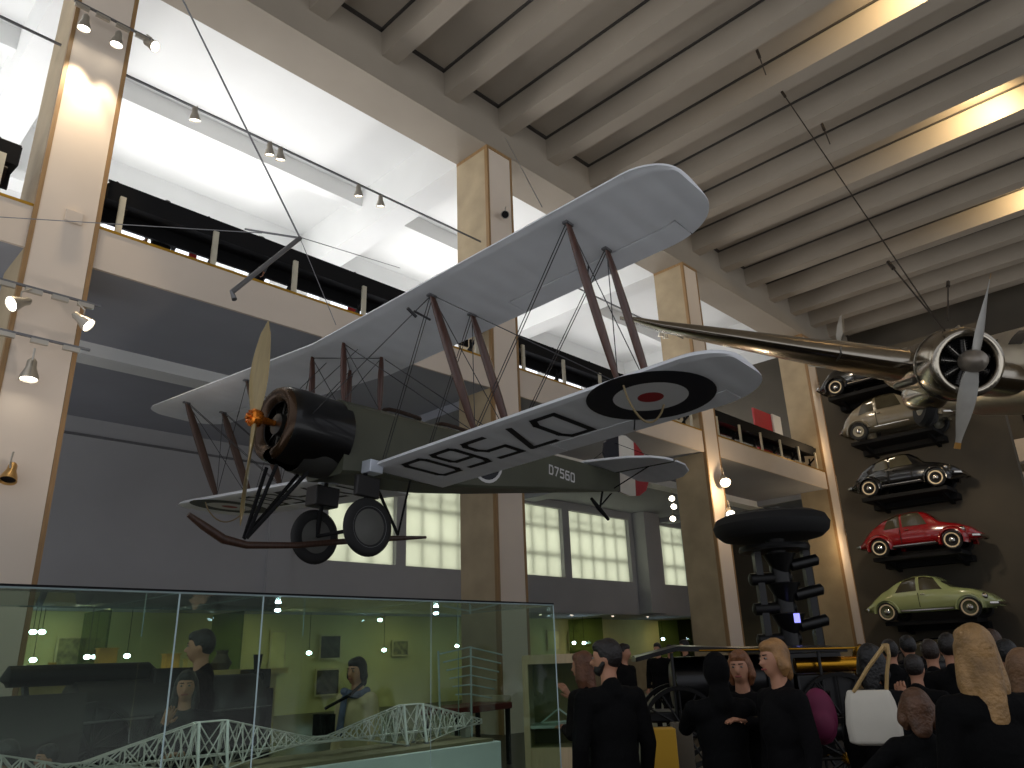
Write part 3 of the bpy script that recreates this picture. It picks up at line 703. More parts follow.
for s in (1, -1):
    f_ = (lambda d: r_(d) if s > 0 else PI-r_(d))
    fpatch(1.05, 1.5, f_(28), f_(56), 'cockpit_window'); fpatch(1.6, 2.1, f_(24), f_(50), 'cockpit_window')
    fpatch(.95, 1.35, f_(62), f_(86), 'windscreen')
    for k in range(5): fpatch(2.7+.8*k, 3.1+.8*k, f_(12), f_(38), 'cabin_window')
    # twin fins on the tailplane
    obj('tail_fin', MB().prism([(10.1, s*1.7-.03, 1.75), (10.3, s*1.7-.03, 1.45), (10.6, s*1.7-.03, 1.45), (10.85, s*1.7-.03, 1.75), (10.85, s*1.7-.03, 2.1), (10.7, s*1.7-.03, 2.35), (10.45, s*1.7-.03, 2.4)], (0, .06, 0)), SILD, EL, smooth=False, bevel=.02)
    obj('tailplane', MB().loft([eaf(s*.1, 9.9, 11.2, 1.4, .12), eaf(s*1.9, 10.1, 11.0, 1.5, .08), eaf(s*2.4, 10.3, 10.8, 1.5, .04)]), SILD, EL, ang=60)
# cables that hang it
cpts = [at(757, 50, 17.5), at(784, 96, 18.6), at(838, 175, 20.0), at(888, 262, 17.5), at(944, 330, 15.2)]
for (a, b), lb in zip(((cpts[0], at(766, 75, 17.7)), (at(782, 92, 18.0), at(940, 325, 15.6)), (at(888, 262, 15.5), at(945, 331, 14.6)), (at(822, 124, 17.9), at(830, 144, 17.7)), (at(948, 282, 17), at(948, 320, 15.5))),
    ('short hanger on the ceiling above the silver airliner', 'long diagonal cable from the ceiling ribs to the airliner nacelle', 'thick lower cable holding the airliner nacelle', 'second short hanger on the ceiling', 'thin upright wire behind the airliner propeller')):
    m = MB().tube([a, b], .016, 6)
    m.tube([a, a+(b-a).normalized()*.25], .04, 6)
    tag(obj('wire_cable', m, pm('cable steel', (60, 52, 44), .5, metal=.5), None), lb, 'cable')
# ================================================================== THE CARS ON THE WALL (local axes: x forward, y left, z up, origin on the ground under the middle)
TYRE = RUBBER; CHROME = pm('chrome', (200, 196, 190), .12, metal=1, var=.04); WWALL = pm('white wall', (206, 190, 160), .5, var=.06); CGL = pm('car glass', (64, 60, 46), .08, coat=.6)
def interp(T, x):
    if x <= T[0][0]: return T[0][1]
    for a, b in zip(T, T[1:]):
        if x <= b[0]:
            t = (x-a[0])/(b[0]-a[0]); t = t*t*(3-2*t)*.35+t*.65; return a[1]+(b[1]-a[1])*t
    return T[-1][1]
def car(label, cat, loc, P, paint, rot=0, group=None):
    t = thing('car', label, cat, loc, (0, 0, rot), group)
    L0, L1 = P['len']; N = 56
    def sec(x, off=0):
        w = interp(P['w'], x)+off; b = interp(P['belt'], x); h = interp(P['top'], x)+off; z0 = interp(P['sill'], x); wr = min(interp(P['wr'], x), w*.97)
        h = max(h, b+.02)
        pts = [(w*.86, z0), (w*.97, z0+.25*(b-z0)), (w, z0+.55*(b-z0)), (w*.96, b-.06*(b-z0)), (w*.93, b)]
        for k in range(1, 7):
            a = PI/2*k/6; pts.append((wr+(w*.93-wr)*(1-math.sin(a))**1.0 if k < 3 else wr*math.cos((k-2)/4*PI/2)**.75, b+(h-b)*[0, .42, .76, .90, .965, .99, 1.0][k]))
        return pts
    rings = []
    for i in range(N+1):
        u = i/N; x = L0+(L1-L0)*(.5-.5*math.cos(PI*u)) if True else 0
        p = sec(x); rings.append([(x, y, z) for y, z in p]+[(x, -y, z) for y, z in reversed(p[:-1])])
    body = obj('body', MB().loft(rings), paint, t, ang=70)
    def patch(xa, xb, ka, kb, s, name='side_window', sl=0, sr=0):    # window following the body, ring positions ka..kb
        vs = []; n = 8
        for i in range(n+1):
            for j in range(n+1):
                v = j/n; xx = xa+sl*v+(xb+sr*v-xa-sl*v)*i/n; p = sec(xx, .008); kk = ka+(kb-ka)*v; k = int(kk); f = kk-k
                if k >= len(p)-1: k = len(p)-2; f = 1
                y = p[k][0]+(p[k+1][0]-p[k][0])*f; z = p[k][1]+(p[k+1][1]-p[k][1])*f
                vs.append((xx, s*(y+.006), z))
        return obj(name, MB().add(vs, [(i*(n+1)+j, (i+1)*(n+1)+j, (i+1)*(n+1)+j+1, i*(n+1)+j+1) for i in range(n) for j in range(n)]), CGL, t)
    for s in (1, -1):
        for a, b, sl, sr in P['win']: patch(a, b, 4.2, 6.9, s, sl=sl, sr=sr)
    for a, b, nm in P['screens']:
        for s in (1, -1): patch(a, b, 7.2, 10, s, nm)
    # wheels and fenders
    for wx in P['wheels']:
        for s in (1, -1):
            r = P['r']; y = P['track']*s
            wm = obj('tyre', MB().lathe([(r*.62, -.07), (r*.9, -.085), (r, -.05), (r, .05), (r*.9, .085), (r*.62, .07)], o=(wx, y, r), ax='y', n=32), TYRE, t)
            e = .088*s
            if P.get('ww'): obj('whitewall', MB().lathe([(r*.66, e*.93), (r*.8, e)], o=(wx, y, r), ax='y', n=32), WWALL, wm)
            obj('wheel_rim', MB().lathe([(0, e*.9), (r*.3, e*.85), (r*.36, e*.6), (r*.62, e*.8)], o=(wx, y, r), ax='y', n=32), P.get('rim', paint), wm, ang=50)
            obj('hub_cap', MB().lathe([(0, e*1.25), (r*.16, e*1.2), (r*.3, e*.88)], o=(wx, y, r), ax='y', n=24), CHROME, wm)
    for (wx, ro, y0, y1, a0, a1, ext) in P['fenders']:
        for s in (1, -1):
            rg = []; n = 22
            for k in range(n+1):
                a = math.radians(a0+(a1-a0)*k/n); R1 = ro*(1+ext*max(0, math.cos(a)*(1 if ext > 0 else -1))**2*(1 if ext > 0 else -1)*(1 if ext > 0 else 1)) if ext else ro
                ri = P['r']+.045; taper = 1
                c, d = math.cos(a), math.sin(a); zc = P['r']; ring_ = []
                cs = [(ri, y0), (ri, y1-.015), (ri+.01, y1), (ri+.05, y1-.005), (ri+(R1-ri)*.6, y1-.05), (R1-.01, y1-.14), (R1, y0+.1), (R1-.02, y0)]
                for rr, yy in cs: ring_.append((wx+rr*c, s*yy, zc+rr*d))
                rg.append(ring_)
            obj('fender', MB().loft(rg), paint if P.get('fpaint') is None else P['fpaint'], t, ang=60)
    for s in (1, -1):
        if P.get('board'): obj('running_board', MB().box((P['board'][0], s*P['board'][2], .24), (P['board'][1], s*(P['board'][2]+.16), .30)), P.get('bmat', BLACK), t, bevel=.01)
        obj('trim_strip', MB().box((P['strip'][0], s*(P['strip'][2]), P['strip'][3]), (P['strip'][1], s*(P['strip'][2]+.02), P['strip'][3]+.035)), CHROME, t, smooth=False)
        hx, hy, hz, hr = P['head']
        hl = obj('headlight', MB().lathe([(0, .06), (hr*.6, .045), (hr*.95, .0), (hr, -.05), (hr*.8, -.14), (0, -.22)], o=(hx, s*hy, hz), ax='x', n=20), CHROME, t)
        obj('door_handle', MB().tube([(P['handle'][0], s*(P['handle'][1]), P['handle'][2]), (P['handle'][0]+.14, s*(P['handle'][1]+.02), P['handle'][2])], .015, 6), CHROME, t)
        obj('door_seam', MB().box((P['door'][0]-.006, s*(P['door'][1]-.03), .4), (P['door'][0]+.006, s*(P['door'][1]+.004), P['door'][2])), BLACK, t, smooth=False)
    for x, z in ((L0-.07, P['bump'][0]), (L1+.07, P['bump'][1])):
        q = 1 if x > 0 else -1
        obj('bumper', MB().tube([(x-q*.22, -.78, z), (x-q*.04, -.6, z), (x, 0, z), (x-q*.04, .6, z), (x-q*.22, .78, z)], .045, 10, flat=.5), CHROME, t)
    return t
def shelf(x, y, z, label):
    t = thing('car_shelf', label, 'shelf', (x, y, z), (0, 0, 0))
    obj('platform', MB().box((-1.35, -.5, -.12), (1.35, .62, 0)), BLACK, t, smooth=False)
    obj('bracket', MB().prism([(-1.1, 1.04, -.1), (-1.1, -.3, -.1), (-1.1, 1.04, -.4)], (.12, 0, 0)).prism([(1.0, 1.04, -.1), (1.0, -.3, -.1), (1.0, 1.04, -.4)], (.12, 0, 0)).box((-1.35, .55, -.3), (1.35, 1.04, -.1)), BLACK, t, smooth=False)
    return t
def paint(n, c, m=.0): return pm(n, c, .2, metal=m, var=.03, coat=.8)
beetle = dict(len=(-2.0, 2.0), w=[(-2.0, .35), (-1.7, .52), (-1.2, .62), (-.5, .70), (.5, .70), (1.1, .60), (1.7, .48), (2.0, .3)],
    belt=[(-2.0, .52), (-1.6, .78), (-1.0, .90), (.5, .92), (1.2, .86), (1.7, .72), (2.0, .5)],
    top=[(-2.0, .55), (-1.75, .82), (-1.4, 1.1), (-1.0, 1.32), (-.5, 1.46), (0, 1.5), (.35, 1.46), (.62, 1.28), (.85, 1.02), (1.3, .93), (1.7, .78), (2.0, .52)],
    sill=[(-2, .38), (-1.4, .30), (1.4, .28), (2, .36)], wr=[(-2, .1), (-1.4, .38), (-.6, .5), (.3, .52), (.8, .5), (1.4, .3), (2, .1)],
    win=[(-.98, -.40, .22, .0), (-.32, .50, 0, -.26)], screens=[(-1.45, -1.1, 'rear_window'), (.58, .80, 'windscreen')],
    wheels=(-1.2, 1.2), r=.315, track=.66, fenders=[(-1.2, .50, .42, .78, -12, 195, 0), (1.2, .50, .40, .78, -15, 195, 0)],
    board=(-.75, .75, .62), strip=(-.7, .7, .76, .30), head=(1.58, .56, .66, .1), handle=(-.25, .70, .84), door=(-.42, .715, .9), bump=(.42, .40), rim=BLACK, ww=True)
import copy
saab = copy.deepcopy({k: v for k, v in beetle.items() if k not in ('rim',)}); 
saab.update(r=.31, len=(-1.98, 1.98), w=[(-1.98, .5), (-1.6, .70), (-1.0, .78), (0, .80), (1.0, .78), (1.6, .68), (1.98, .45)],
    belt=[(-1.98, .50), (-1.5, .74), (-1.0, .86), (.5, .90), (1.2, .84), (1.7, .68), (1.98, .5)],
    top=[(-1.98, .52), (-1.7, .76), (-1.3, 1.02), (-.8, 1.30), (-.3, 1.42), (0, 1.42), (.3, 1.36), (.62, 1.10), (.78, .98), (1.3, .90), (1.75, .72), (1.98, .52)],
    sill=[(-1.98, .34), (-1.4, .26), (1.4, .26), (1.98, .32)], wr=[(-2, .2), (-1.4, .42), (-.6, .52), (.3, .54), (.8, .5), (1.4, .4), (2, .2)],
    win=[(-.90, -.22, .32, .0), (-.12, .56, 0, -.28)], screens=[(-1.35, -.9, 'rear_window'), (.5, .72, 'windscreen')],
    wheels=(-1.25, 1.25), track=.70, fenders=[(-1.25, .44, .5, .80, -5, 185, 0), (1.25, .44, .5, .80, -5, 185, 0)], strip=(-.8, .8, .79, .30), handle=(-.1, .80, .8), door=(-.18, .80, .86), head=(1.72, .56, .62, .1), rim=pm('olive rim', (70, 74, 50), .3), ww=True, board=None)
duck = copy.deepcopy({k: v for k, v in beetle.items() if k not in ('rim',)})
duck.update(len=(-1.9, 1.9), w=[(-1.9, .5), (-1.4, .62), (-.5, .68), (.5, .68), (.9, .6), (1.5, .42), (1.9, .3)],
    belt=[(-1.9, .55), (-1.5, .85), (-.8, .96), (.5, .96), (1.2, .92), (1.7, .8), (1.9, .6)],
    top=[(-1.9, .58), (-1.7, .95), (-1.3, 1.28), (-.8, 1.52), (-.3, 1.60), (.15, 1.58), (.45, 1.4), (.68, 1.10), (1.2, 1.0), (1.7, .86), (1.9, .62)],
    sill=[(-1.9, .4), (-1.2, .34), (1.2, .34), (1.9, .4)], wr=[(-1.9, .3), (-1.4, .5), (.3, .54), (.8, .42), (1.9, .15)],
    win=[(-1.15, -.55, .28, .0), (-.45, .42, 0, -.2)], screens=[(-1.55, -1.25, 'rear_window'), (.45, .64, 'windscreen')],
    wheels=(-1.2, 1.2), track=.64, r=.33, fenders=[(-1.2, .47, .45, .76, 10, 190, 0), (1.2, .46, .40, .76, 0, 185, 0)], strip=(-.6, .6, .69, .36), handle=(-.45, .68, .86), door=(-.5, .685, .95), head=(1.55, .52, .92, .11), rim=pm('pale rim', (150, 146, 130), .4), ww=False, board=None)
CY = 27.55
fit = lambda u, v: at(u, v, 1)
def cpos(u, v, y):                          # on the plane y
    d = at(u, v, 1)-CAMP; return CAMP+d*(y/d.y)
green = car('sage green rounded car between the red car and the low dark one', 'car', (-8.15, CY, 2.27), saab, paint('sage green paint', (150, 160, 110)))
red = car('red rounded car with white-walled tyres, between the green and the black car', 'car', (-8.13, CY, 4.32), beetle, paint('cherry red paint', (126, 14, 18)))
black = car('black rounded car above the red car', 'car', (-8.15, CY, 6.35), beetle, paint('black paint', (12, 12, 13)))
grey = car('grey-beige car with sloping bonnet, above the black car and behind the propeller', 'car', (-8.05, CY, 8.33), duck, paint('warm grey paint', (128, 120, 102)))
topc = car('dark car half hidden above the grey car, under the silver wing', 'car', (-8.6, CY, 10.15), beetle, paint('dark paint', (20, 19, 18)))
lowc = car('dark car below the green one, just over the heads of the crowd', 'car', (-8.0, CY, .25), beetle, paint('dark blue paint', (18, 20, 28)))
for c_, k_ in ((green, .97), (red, .92), (black, .88), (grey, .94), (topc, .9)):
    c_.scale = (k_, k_, k_); c_.location.x += .12
for z, lb in ((2.27, 'black shelf under the green car'), (4.32, 'black shelf under the red car'), (6.35, 'black shelf under the black car'), (8.33, 'black shelf under the grey car'), (10.15, 'black shelf under the topmost car'), (.25, 'low black shelf nearest the floor')):
    shelf(-8.1 if z < 10 else -8.6, CY, z, lb)
# ================================================================== GLASS CASE WITH THE BRIDGE MODEL
GL = glass_mat('case glass', (236, 243, 237)); EDGE = pm('glass edge', (176, 196, 200), .2, metal=.3, var=.05)
WHP = pm('white plinth', (206, 216, 214), .5, var=.03)
CX0, CX1, CY0, CY1, CT = -9.05, -7.1, 1.2, 8.05, 2.25
gc = thing('display_case', 'large glass display case around the bridge model, in the left foreground', 'display case', (-8.07, 4.6, 0))
def L_(p): return (p[0]+8.07, p[1]-4.6, p[2])
def cbox(a, b): return MB().box(L_(a), L_(b))
obj('base', cbox((CX0, CY0, 0), (CX1, CY1, .12)), WHP, gc, smooth=False)
js = [CY0, 2.96, 3.78, 5.9, CY1]
for a, b in zip(js, js[1:]):
    obj('front_pane', cbox((CX1-.012, a+.003, .12), (CX1, b-.003, CT)), GL, gc, smooth=False)
js2 = [CY0, 3.4, 5.4, CY1]
for a, b in zip(js2, js2[1:]): obj('back_pane', cbox((CX0, a+.003, .12), (CX0+.012, b-.003, CT)), GL, gc, smooth=False)
obj('end_pane', cbox((CX0+.012, CY1-.012, .12), (CX1-.012, CY1, CT)), GL, gc, smooth=False)
obj('end_pane', cbox((CX0+.012, CY0, .12), (CX1-.012, CY0+.012, CT)), GL, gc, smooth=False)
for a, b in zip(js[::2], js[2::2]): obj('top_pane', cbox((CX0+.012, a+.003, CT-.012), (CX1-.012, b-.003, CT)), GL, gc, smooth=False)
def est(a, b, r=.006): return obj('edge_strip', MB().tube([L_(a), L_(b)], r, 6), EDGE, gc)
for x, r in ((CX1+.002, .009), (CX0, .007)): est((x, CY0, CT), (x, CY1, CT), r)
obj('top_seal', MB().box(L_((CX1-.01, CY0, CT+.008)), L_((CX1+.012, CY1, CT+.026))), BLACK, gc, smooth=False)
for y in js[1:-1]: est((CX1, y, .12), (CX1, y, CT), .008 if y < 5 else .003)
for y in js: est((CX1, y, CT), (CX0, y, CT), .006)
for y in js2[1:]: est((CX0, y, .12 if y == CY1 else 1.95), (CX0, y, CT), .006)
est((CX1, CY1, .12), (CX1, CY1, CT), .008)
for x, y in ((-7.13, 7.3), (-7.13, 1.6)): obj('base_knob', MB().lathe([(0, .15), (.03, .15), (.035, .12)], o=L_((x, y, 0)), n=12), BLACK, gc)
pl = obj('plinth', MB().box((-8.6, 1.3, .12), (-7.6, 7.48, .60)), WHP, None, smooth=False, bevel=.01)
tag(pl, 'long white plinth under the bridge model inside the glass case', 'plinth')
tb = obj('base_board', MB().box((-8.55, 1.35, .60), (-7.66, 7.40, .635)), pm('brown board top', (112, 104, 78), .6), None, smooth=False)
tag(tb, 'thin brown board on the white plinth, carrying the bridge model', 'board')
# the cantilever bridge
BW = pm('bridge tube', (190, 190, 184), .35, metal=.3, var=.06)
br = thing('bridge_model', 'white cantilever railway bridge model with tall truss towers', 'model', (-8.1, 4.5, .635))
def bl_(y, x, z): return (x, y-4.5, z)
def tubes(segs, r, n=6):
    m = MB()
    for a, b in segs: m.tube([bl_(*a), bl_(*b)], r, n)
    return m
towers = [1.35, 3.84, 6.41]; TH = .455; HW = .15
for ty in towers:
    sg = []
    for dy in (-HW, HW):
        for s in (-1, 1): sg.append(((ty+dy, s*.13, 0), (ty+dy, s*.05, TH)))
    t_ = obj('tower', tubes(sg, .016, 8), pm('bridge tower tube', (225, 228, 226), .3, metal=.2), br)
    sg = []
    for s in (-1, 1):
        sg += [((ty-HW, s*.13, 0), (ty+HW, s*.05, TH)), ((ty+HW, s*.13, 0), (ty-HW, s*.05, TH)), ((ty-HW, s*.05, TH), (ty+HW, s*.05, TH)), ((ty-HW, s*.1, .14), (ty+HW, s*.1, .14))]
    for dy in (-HW, HW): sg += [((ty+dy, -.13, 0), (ty+dy, .05, TH)), ((ty+dy, .13, 0), (ty+dy, -.05, TH)), ((ty+dy, .05, TH), (ty+dy, -.05, TH))]
    obj('tower_bracing', tubes(sg, .007), BW, t_)
    ft = MB()
    for dy in (-HW, HW):
        for s in (-1, 1): ft.lathe([(.03, 0), (.026, .02), (0, .02)], o=bl_(ty+dy, s*.13, 0), n=12)
    obj('tower_feet', ft, GREYM, t_)
    for q in (-1, 1):
        A = 1.02; n = 6; lo = []; hi = []
        for k in range(n+1):
            u = k/n; y = ty+q*(HW+A*u)
            lo.append((y, .13-.09*u, .01+.14*(1-(1-u)**1.7))); hi.append((y, .05-.01*u, TH-(TH-.20)*u))
        sg = []
        for s in (-1, 1):
            for k in range(n):
                a, b = lo[k], lo[k+1]; c, d = hi[k], hi[k+1]
                sg += [((a[0], s*a[1], a[2]), (b[0], s*b[1], b[2])), ((c[0], s*c[1], c[2]), (d[0], s*d[1], d[2])), ((a[0], s*a[1], a[2]), (d[0], s*d[1], d[2])), ((c[0], s*c[1], c[2]), (b[0], s*b[1], b[2])), ((b[0], s*b[1], b[2]), (d[0], s*d[1], d[2]))]
        obj('cantilever_arm', tubes(sg, .0075, 5), BW, br)
for a, b in ((2.52, 2.67), (5.01, 5.24), (7.58, 7.4)):
    if b > a:
        obj('suspended_span', tubes([((a, s*.04, .2), (b, s*.04, .2)) for s in (-1, 1)]+[((a, s*.04, .15), (b, s*.04, .15)) for s in (-1, 1)]+[((a, s*.04, .15), ((a+b)/2, s*.04, .2)) for s in (-1, 1)]+[((b, s*.04, .15), ((a+b)/2, s*.04, .2)) for s in (-1, 1)], .007, 5), BW, br)
obj('rail_deck', MB().box(bl_(1.2, -.05, .135), bl_(7.55-.2, .05, .15)), BW, br, smooth=False)
obj('end_pier', MB().box(bl_(7.28, -.05, 0), bl_(7.36, .05, .30)), pm('pier stone', (150, 150, 140), .6), br, smooth=False)
CLI = []
for y in (3.9, 6.5): CLI.append(light('SPOT', (-8.0, y, 2.2), 10, (.85, .95, 1), (-8.1, y, .7), .03, angle=100, blend=.8))
cl = [thing('case_glint', lb, 'lamp', (-8.2, y, 2.2)) for y, lb in ((4.55, 'small bulb added as a glint under the glass case top, left one'), (6.9, 'small bulb added as a glint under the glass case top, right one'))]
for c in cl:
    obj('housing', MB().lathe([(0, .04), (.025, .035), (.03, 0), (.022, -.005)], n=14), GREYM, c); obj('bulb', MB().ell((0, 0, -.004), (.034, .034, .02), 12, 8), emat('cool glint', (205, 235, 255), 40), c)  # bulbs added where the case glass mirrors ceiling spots as glints
KC = .54
for o in [gc, pl, tb, br]+cl+CLI:
    o.location = CAMP+(Vector(o.location)-CAMP)*KC; o.scale = (KC, KC, KC)
z0_ = 1.6*(1-1/KC)
obj('pedestal', MB().box((CX0+8.07+.05, CY0-4.6+.05, 1.6-1.6/KC+.005), (CX1+8.07-.05, CY1-4.6-.05, -.005)), WHP, gc, smooth=False)
# ================================================================== FURNITURE AND MACHINES ON THE FLOOR
def frame_pic(p, w, h, mt, lb, fm=None, face='x'):
    t = thing('framed_picture', lb, 'picture', p)
    obj('frame', MB().box((0, -w/2-.06, -h/2-.06), (.04, w/2+.06, h/2+.06)), fm or pm('pale frame', (190, 180, 130), .5), t, smooth=False)
    obj('print', MB().box((.04, -w/2, -h/2), (.05, w/2, h/2)), mt, t, smooth=False); return t
def onwall(u, v, x=-25.3):
    d = at(u, v, 1)-CAMP; return CAMP+d*(x/d.x)
PRN = pm('engraving', (120, 116, 72), .6, var=.6, scale=6); PRD = pm('dark engraving', (60, 58, 44), .6, var=.5, scale=5); PAL = pm('pale text board', (206, 196, 130), .6, var=.08)
for (u, v, w, h, mt, lb) in ((78, 652, 1.1, .75, PRN, 'framed landscape print on the green wall, seen through the left of the glass case'), (330, 647, .8, .75, PRD, 'framed dark engraving on the pale wall above the woman in cream'), (327, 682, .9, .8, PRD, 'darker framed engraving below the pale framed one'), (400, 648, .7, .5, PRN, 'small dim framed print right of the woman in cream'), (277, 652, .5, 1.3, PAL, 'tall pale text board left of the framed engraving'), (553, 640, .75, .8, PAL, 'left of two pale framed boards beyond the glass case'), (574, 641, .75, .8, PAL, 'right of two pale framed boards beyond the glass case'), (42, 692, .5, .9, PRN, 'narrow green print low at the far left')):
    frame_pic(onwall(u, v), w, h, mt, lb)
# green glass partitions of the alcove
GG = glass_mat('green glass', (188, 204, 176))
for u, lb in ((95, 'green glass partition at the left of the alcove'), (228, 'green glass partition beside the text board'), (590, 'green glass partition beyond the man in the black jacket'), (680, 'green glass partition beside the third column')):
    p = onwall(u, 650, -23.4); tag(obj('glass_partition', MB().box((-24.6, p.y-.03, 0), (-22.6, p.y+.03, 3.2)), GG, None, smooth=False), lb, 'partition')
for u in (75, 184, 300, 385, 541, 572, 613, 648, 705, 723):
    p = onwall(u, 620, -23.0); o = thing('downlight', 'small round downlight in the alcove ceiling', 'light', (-23.0, p.y, 3.29), (0, 0, 0), 'downlights along the alcove ceiling')
    obj('rim', MB().lathe([(.07, 0), (.1, 0), (.1, -.02), (.07, -.02)], n=16), NICK, o); obj('bulb', MB().lathe([(0, -.005), (.07, -.005)], n=16), LAMP, o)
for u, v in ((33, 632), (42, 632), (33, 660), (87, 657), (127, 656), (309, 653), (380, 620), (384, 650), (457, 646), (574, 643), (584, 643), (663, 639), (486, 644)):  # added glowing bulbs stand for spotlight glints mirrored in the glass
    p = onwall(u, v, -23.6); o = thing('glint_bulb', 'small cool white bulb added for a glint in the green alcove', 'lamp', p, (0, 0, 0), 'cool white glint bulbs in the alcove')
    obj('bulb', MB().ell((0, 0, 0), (.07, .09, .06), 12, 8), emat('cool glint', (205, 235, 255), 40), o); obj('cord', MB().tube([(0, 0, .05), (0, 0, 3.3-p.z)], .008, 5), BLACK, o)
# long lit shelf of small exhibits
shp = at(190, 664, 15)
sh = obj('exhibit_shelf', MB().box((-15.6, 3.2, 1.45), (-14.9, 8.6, 1.56)).box((-15.5, 3.4, 0), (-15.0, 8.4, 1.45)), pm('cream shelf', (190, 176, 110), .5), None, smooth=False); tag(sh, 'long cream shelf of small exhibits behind the machine and the man', 'shelf')
GOLD = pm('golden box', (206, 170, 84), .4, var=.2)
for i, (y, w, h, mt, lb) in enumerate(((4.3, .12, .22, GOLD, 'golden jar at the left of the shelf'), (4.75, .16, .16, PRD, 'dark small pot on the shelf beside the golden jar'), (5.15, .3, .42, GOLD, 'tall golden box on the shelf left of the man'), (6.3, .26, .3, GOLD, 'golden box on the shelf right of the man'), (6.75, .34, .2, PAL, 'pale wide box on the shelf right of the man'), (7.3, .2, .36, PRD, 'dark vase on the shelf at its right end'))):
    m = MB()
    if i in (0, 1, 5): m.lathe([(0, 0), (w*.7, 0), (w, h*.35), (w*.5, h*.8), (w*.6, h), (0, h)], o=(-15.2, y, 1.56), n=18)
    else: m.box((-15.3, y-w/2, 1.56), (-15.1, y+w/2, 1.56+h)).box((-15.32, y-w/2-.02, 1.56+h), (-15.08, y+w/2+.02, 1.58+h))
    tag(obj('jar' if i in (0, 1, 5) else 'display_box', m, mt, None, smooth=(i in (0, 1, 5))), lb, 'jar' if i in (0, 1, 5) else 'box')
light('AREA', (-15.0, 5.9, 2.9), 10, (1, .86, .5), (-15.2, 5.9, 1.5), .3, sy=3.5)
# the dark engine behind the case
IRON = pm('dark iron', (20, 19, 18), .45, metal=.4, var=.2); IRON2 = pm('black paint on iron', (11, 11, 12), .35, var=.15)
me_ = thing('beam_engine', 'large black museum engine with a long horizontal cylinder, seen through the glass case', 'engine', (-11.6, 4.2, 0))
obj('bed', MB().box((-.5, -1.2, 0), (.5, 1.9, .5)), IRON2, me_, bevel=.03)
obj('cylinder', MB().tube([(0, -1.45, 1.52), (0, -1.4, 1.58), (0, .3, 1.58), (0, .35, 1.52)], [.05, .13, .13, .12], 20), IRON, me_)
obj('boiler', MB().tube([(0, -.7, 1.0), (0, -.65, 1.0), (0, 1.9, 1.0), (0, 1.95, 1.0)], [.35, .5, .5, .35], 28), IRON2, me_)
obj('valve_chest', MB().box((-.25, .3, 1.2), (.25, 1.1, 1.62)), IRON, me_, bevel=.03)
obj('flywheel', MB().lathe([(.48, -.04), (.55, -.04), (.55, .04), (.48, .04), (.48, -.04)], o=(.56, -.5, .7), ax='x', n=32), IRON, me_)
for k in range(6): a = PI*k/6; obj('spoke', MB().tube([(.56, -.5-.5*math.cos(a), .7-.5*math.sin(a)), (.56, -.5+.5*math.cos(a), .7+.5*math.sin(a))], .02, 6), IRON, me_)
obj('hand_rail', MB().tube([(.6, -1.1, 1.0), (.6, 1.9, 1.05)], .015, 6), GREYM, me_)
obj('stay', MB().bar((.5, -1.1, .5), (0, -1.2, 1.5), .06, .06), IRON, me_)
# slanted dark panel at far left
tag(obj('dark_panel', MB().box((-10.4, 1.2, 0), (-10.33, 3.35, 1.38)), pm('dark board', (44, 40, 34), .6), None, smooth=False), 'dark upright panel behind the children at the far left', 'panel')
# framed glass enclosure line at the left
# sculpture-like dark plant beside the man
vs_ = thing('small_engine_model', 'dark jagged small machine on the shelf right of the man', 'model', (-14.6, 7.7, 1.2))
obj('body', MB().box((-.2, -.2, 0), (.2, .25, .35)), IRON, vs_, bevel=.02); obj('stack', MB().tube([(0, .05, .35), (0, .05, .62)], [.06, .09], 12), IRON, vs_); obj('wheel', MB().lathe([(.1, -.02), (.16, -.02), (.16, .02), (.1, .02), (.1, -.02)], o=(.22, 0, .2), ax='x', n=20), IRON, vs_)
obj('stand', MB().box((-.25, -.3, -1.2), (.25, .3, 0)), IRON2, vs_, bevel=.02)
# red box exhibit on legs right of the woman
rx = at(468, 716, 13.0); rx.z = 0
rt_ = thing('exhibit_table', 'small table with a dark red top box behind the right end of the glass case', 'table', rx, (0, 0, .2))
obj('top', MB().box((-.35, -.75, .82), (.35, .75, .92)), pm('dark red box', (104, 34, 30), .5), rt_, bevel=.01)
obj('side_block', MB().box((-.3, .62, .92), (.3, .8, 1.02)), pm('pale block', (170, 160, 130), .5), rt_, bevel=.01)
for x in (-.3, .3):
    for y in (-.68, .68): obj('leg', MB().box((x-.03, y-.03, 0), (x+.03, y+.03, .82)), IRON2, rt_, smooth=False)
# pale rib frames added as the lines reflected in the case glass
lt = thing('lattice_reflection', 'pale latticed frame added for reflected lines behind the right half of the glass case', 'model', at(470, 680, 11.5))
for k in range(6):
    obj('rib', MB().tube([(-.05*k, -.55+.1*k, .36-.11*k), (0, .0, .44-.125*k), (.05, .62-.05*k, .32-.115*k)], .012, 6), pm('pale lattice', (176, 190, 190), .4), lt)
obj('post', MB().tube([(-.1, -.5, .4), (-.1, -.45, -1.0)], .015, 6).tube([(0, .02, .45), (0, .02, -1.0)], .015, 6), pm('pale lattice', (176, 190, 190), .4), lt)
obj('foot', MB().box((-.25, -.6, -1.57), (.2, .3, -1.0)), IRON2, lt, smooth=False)
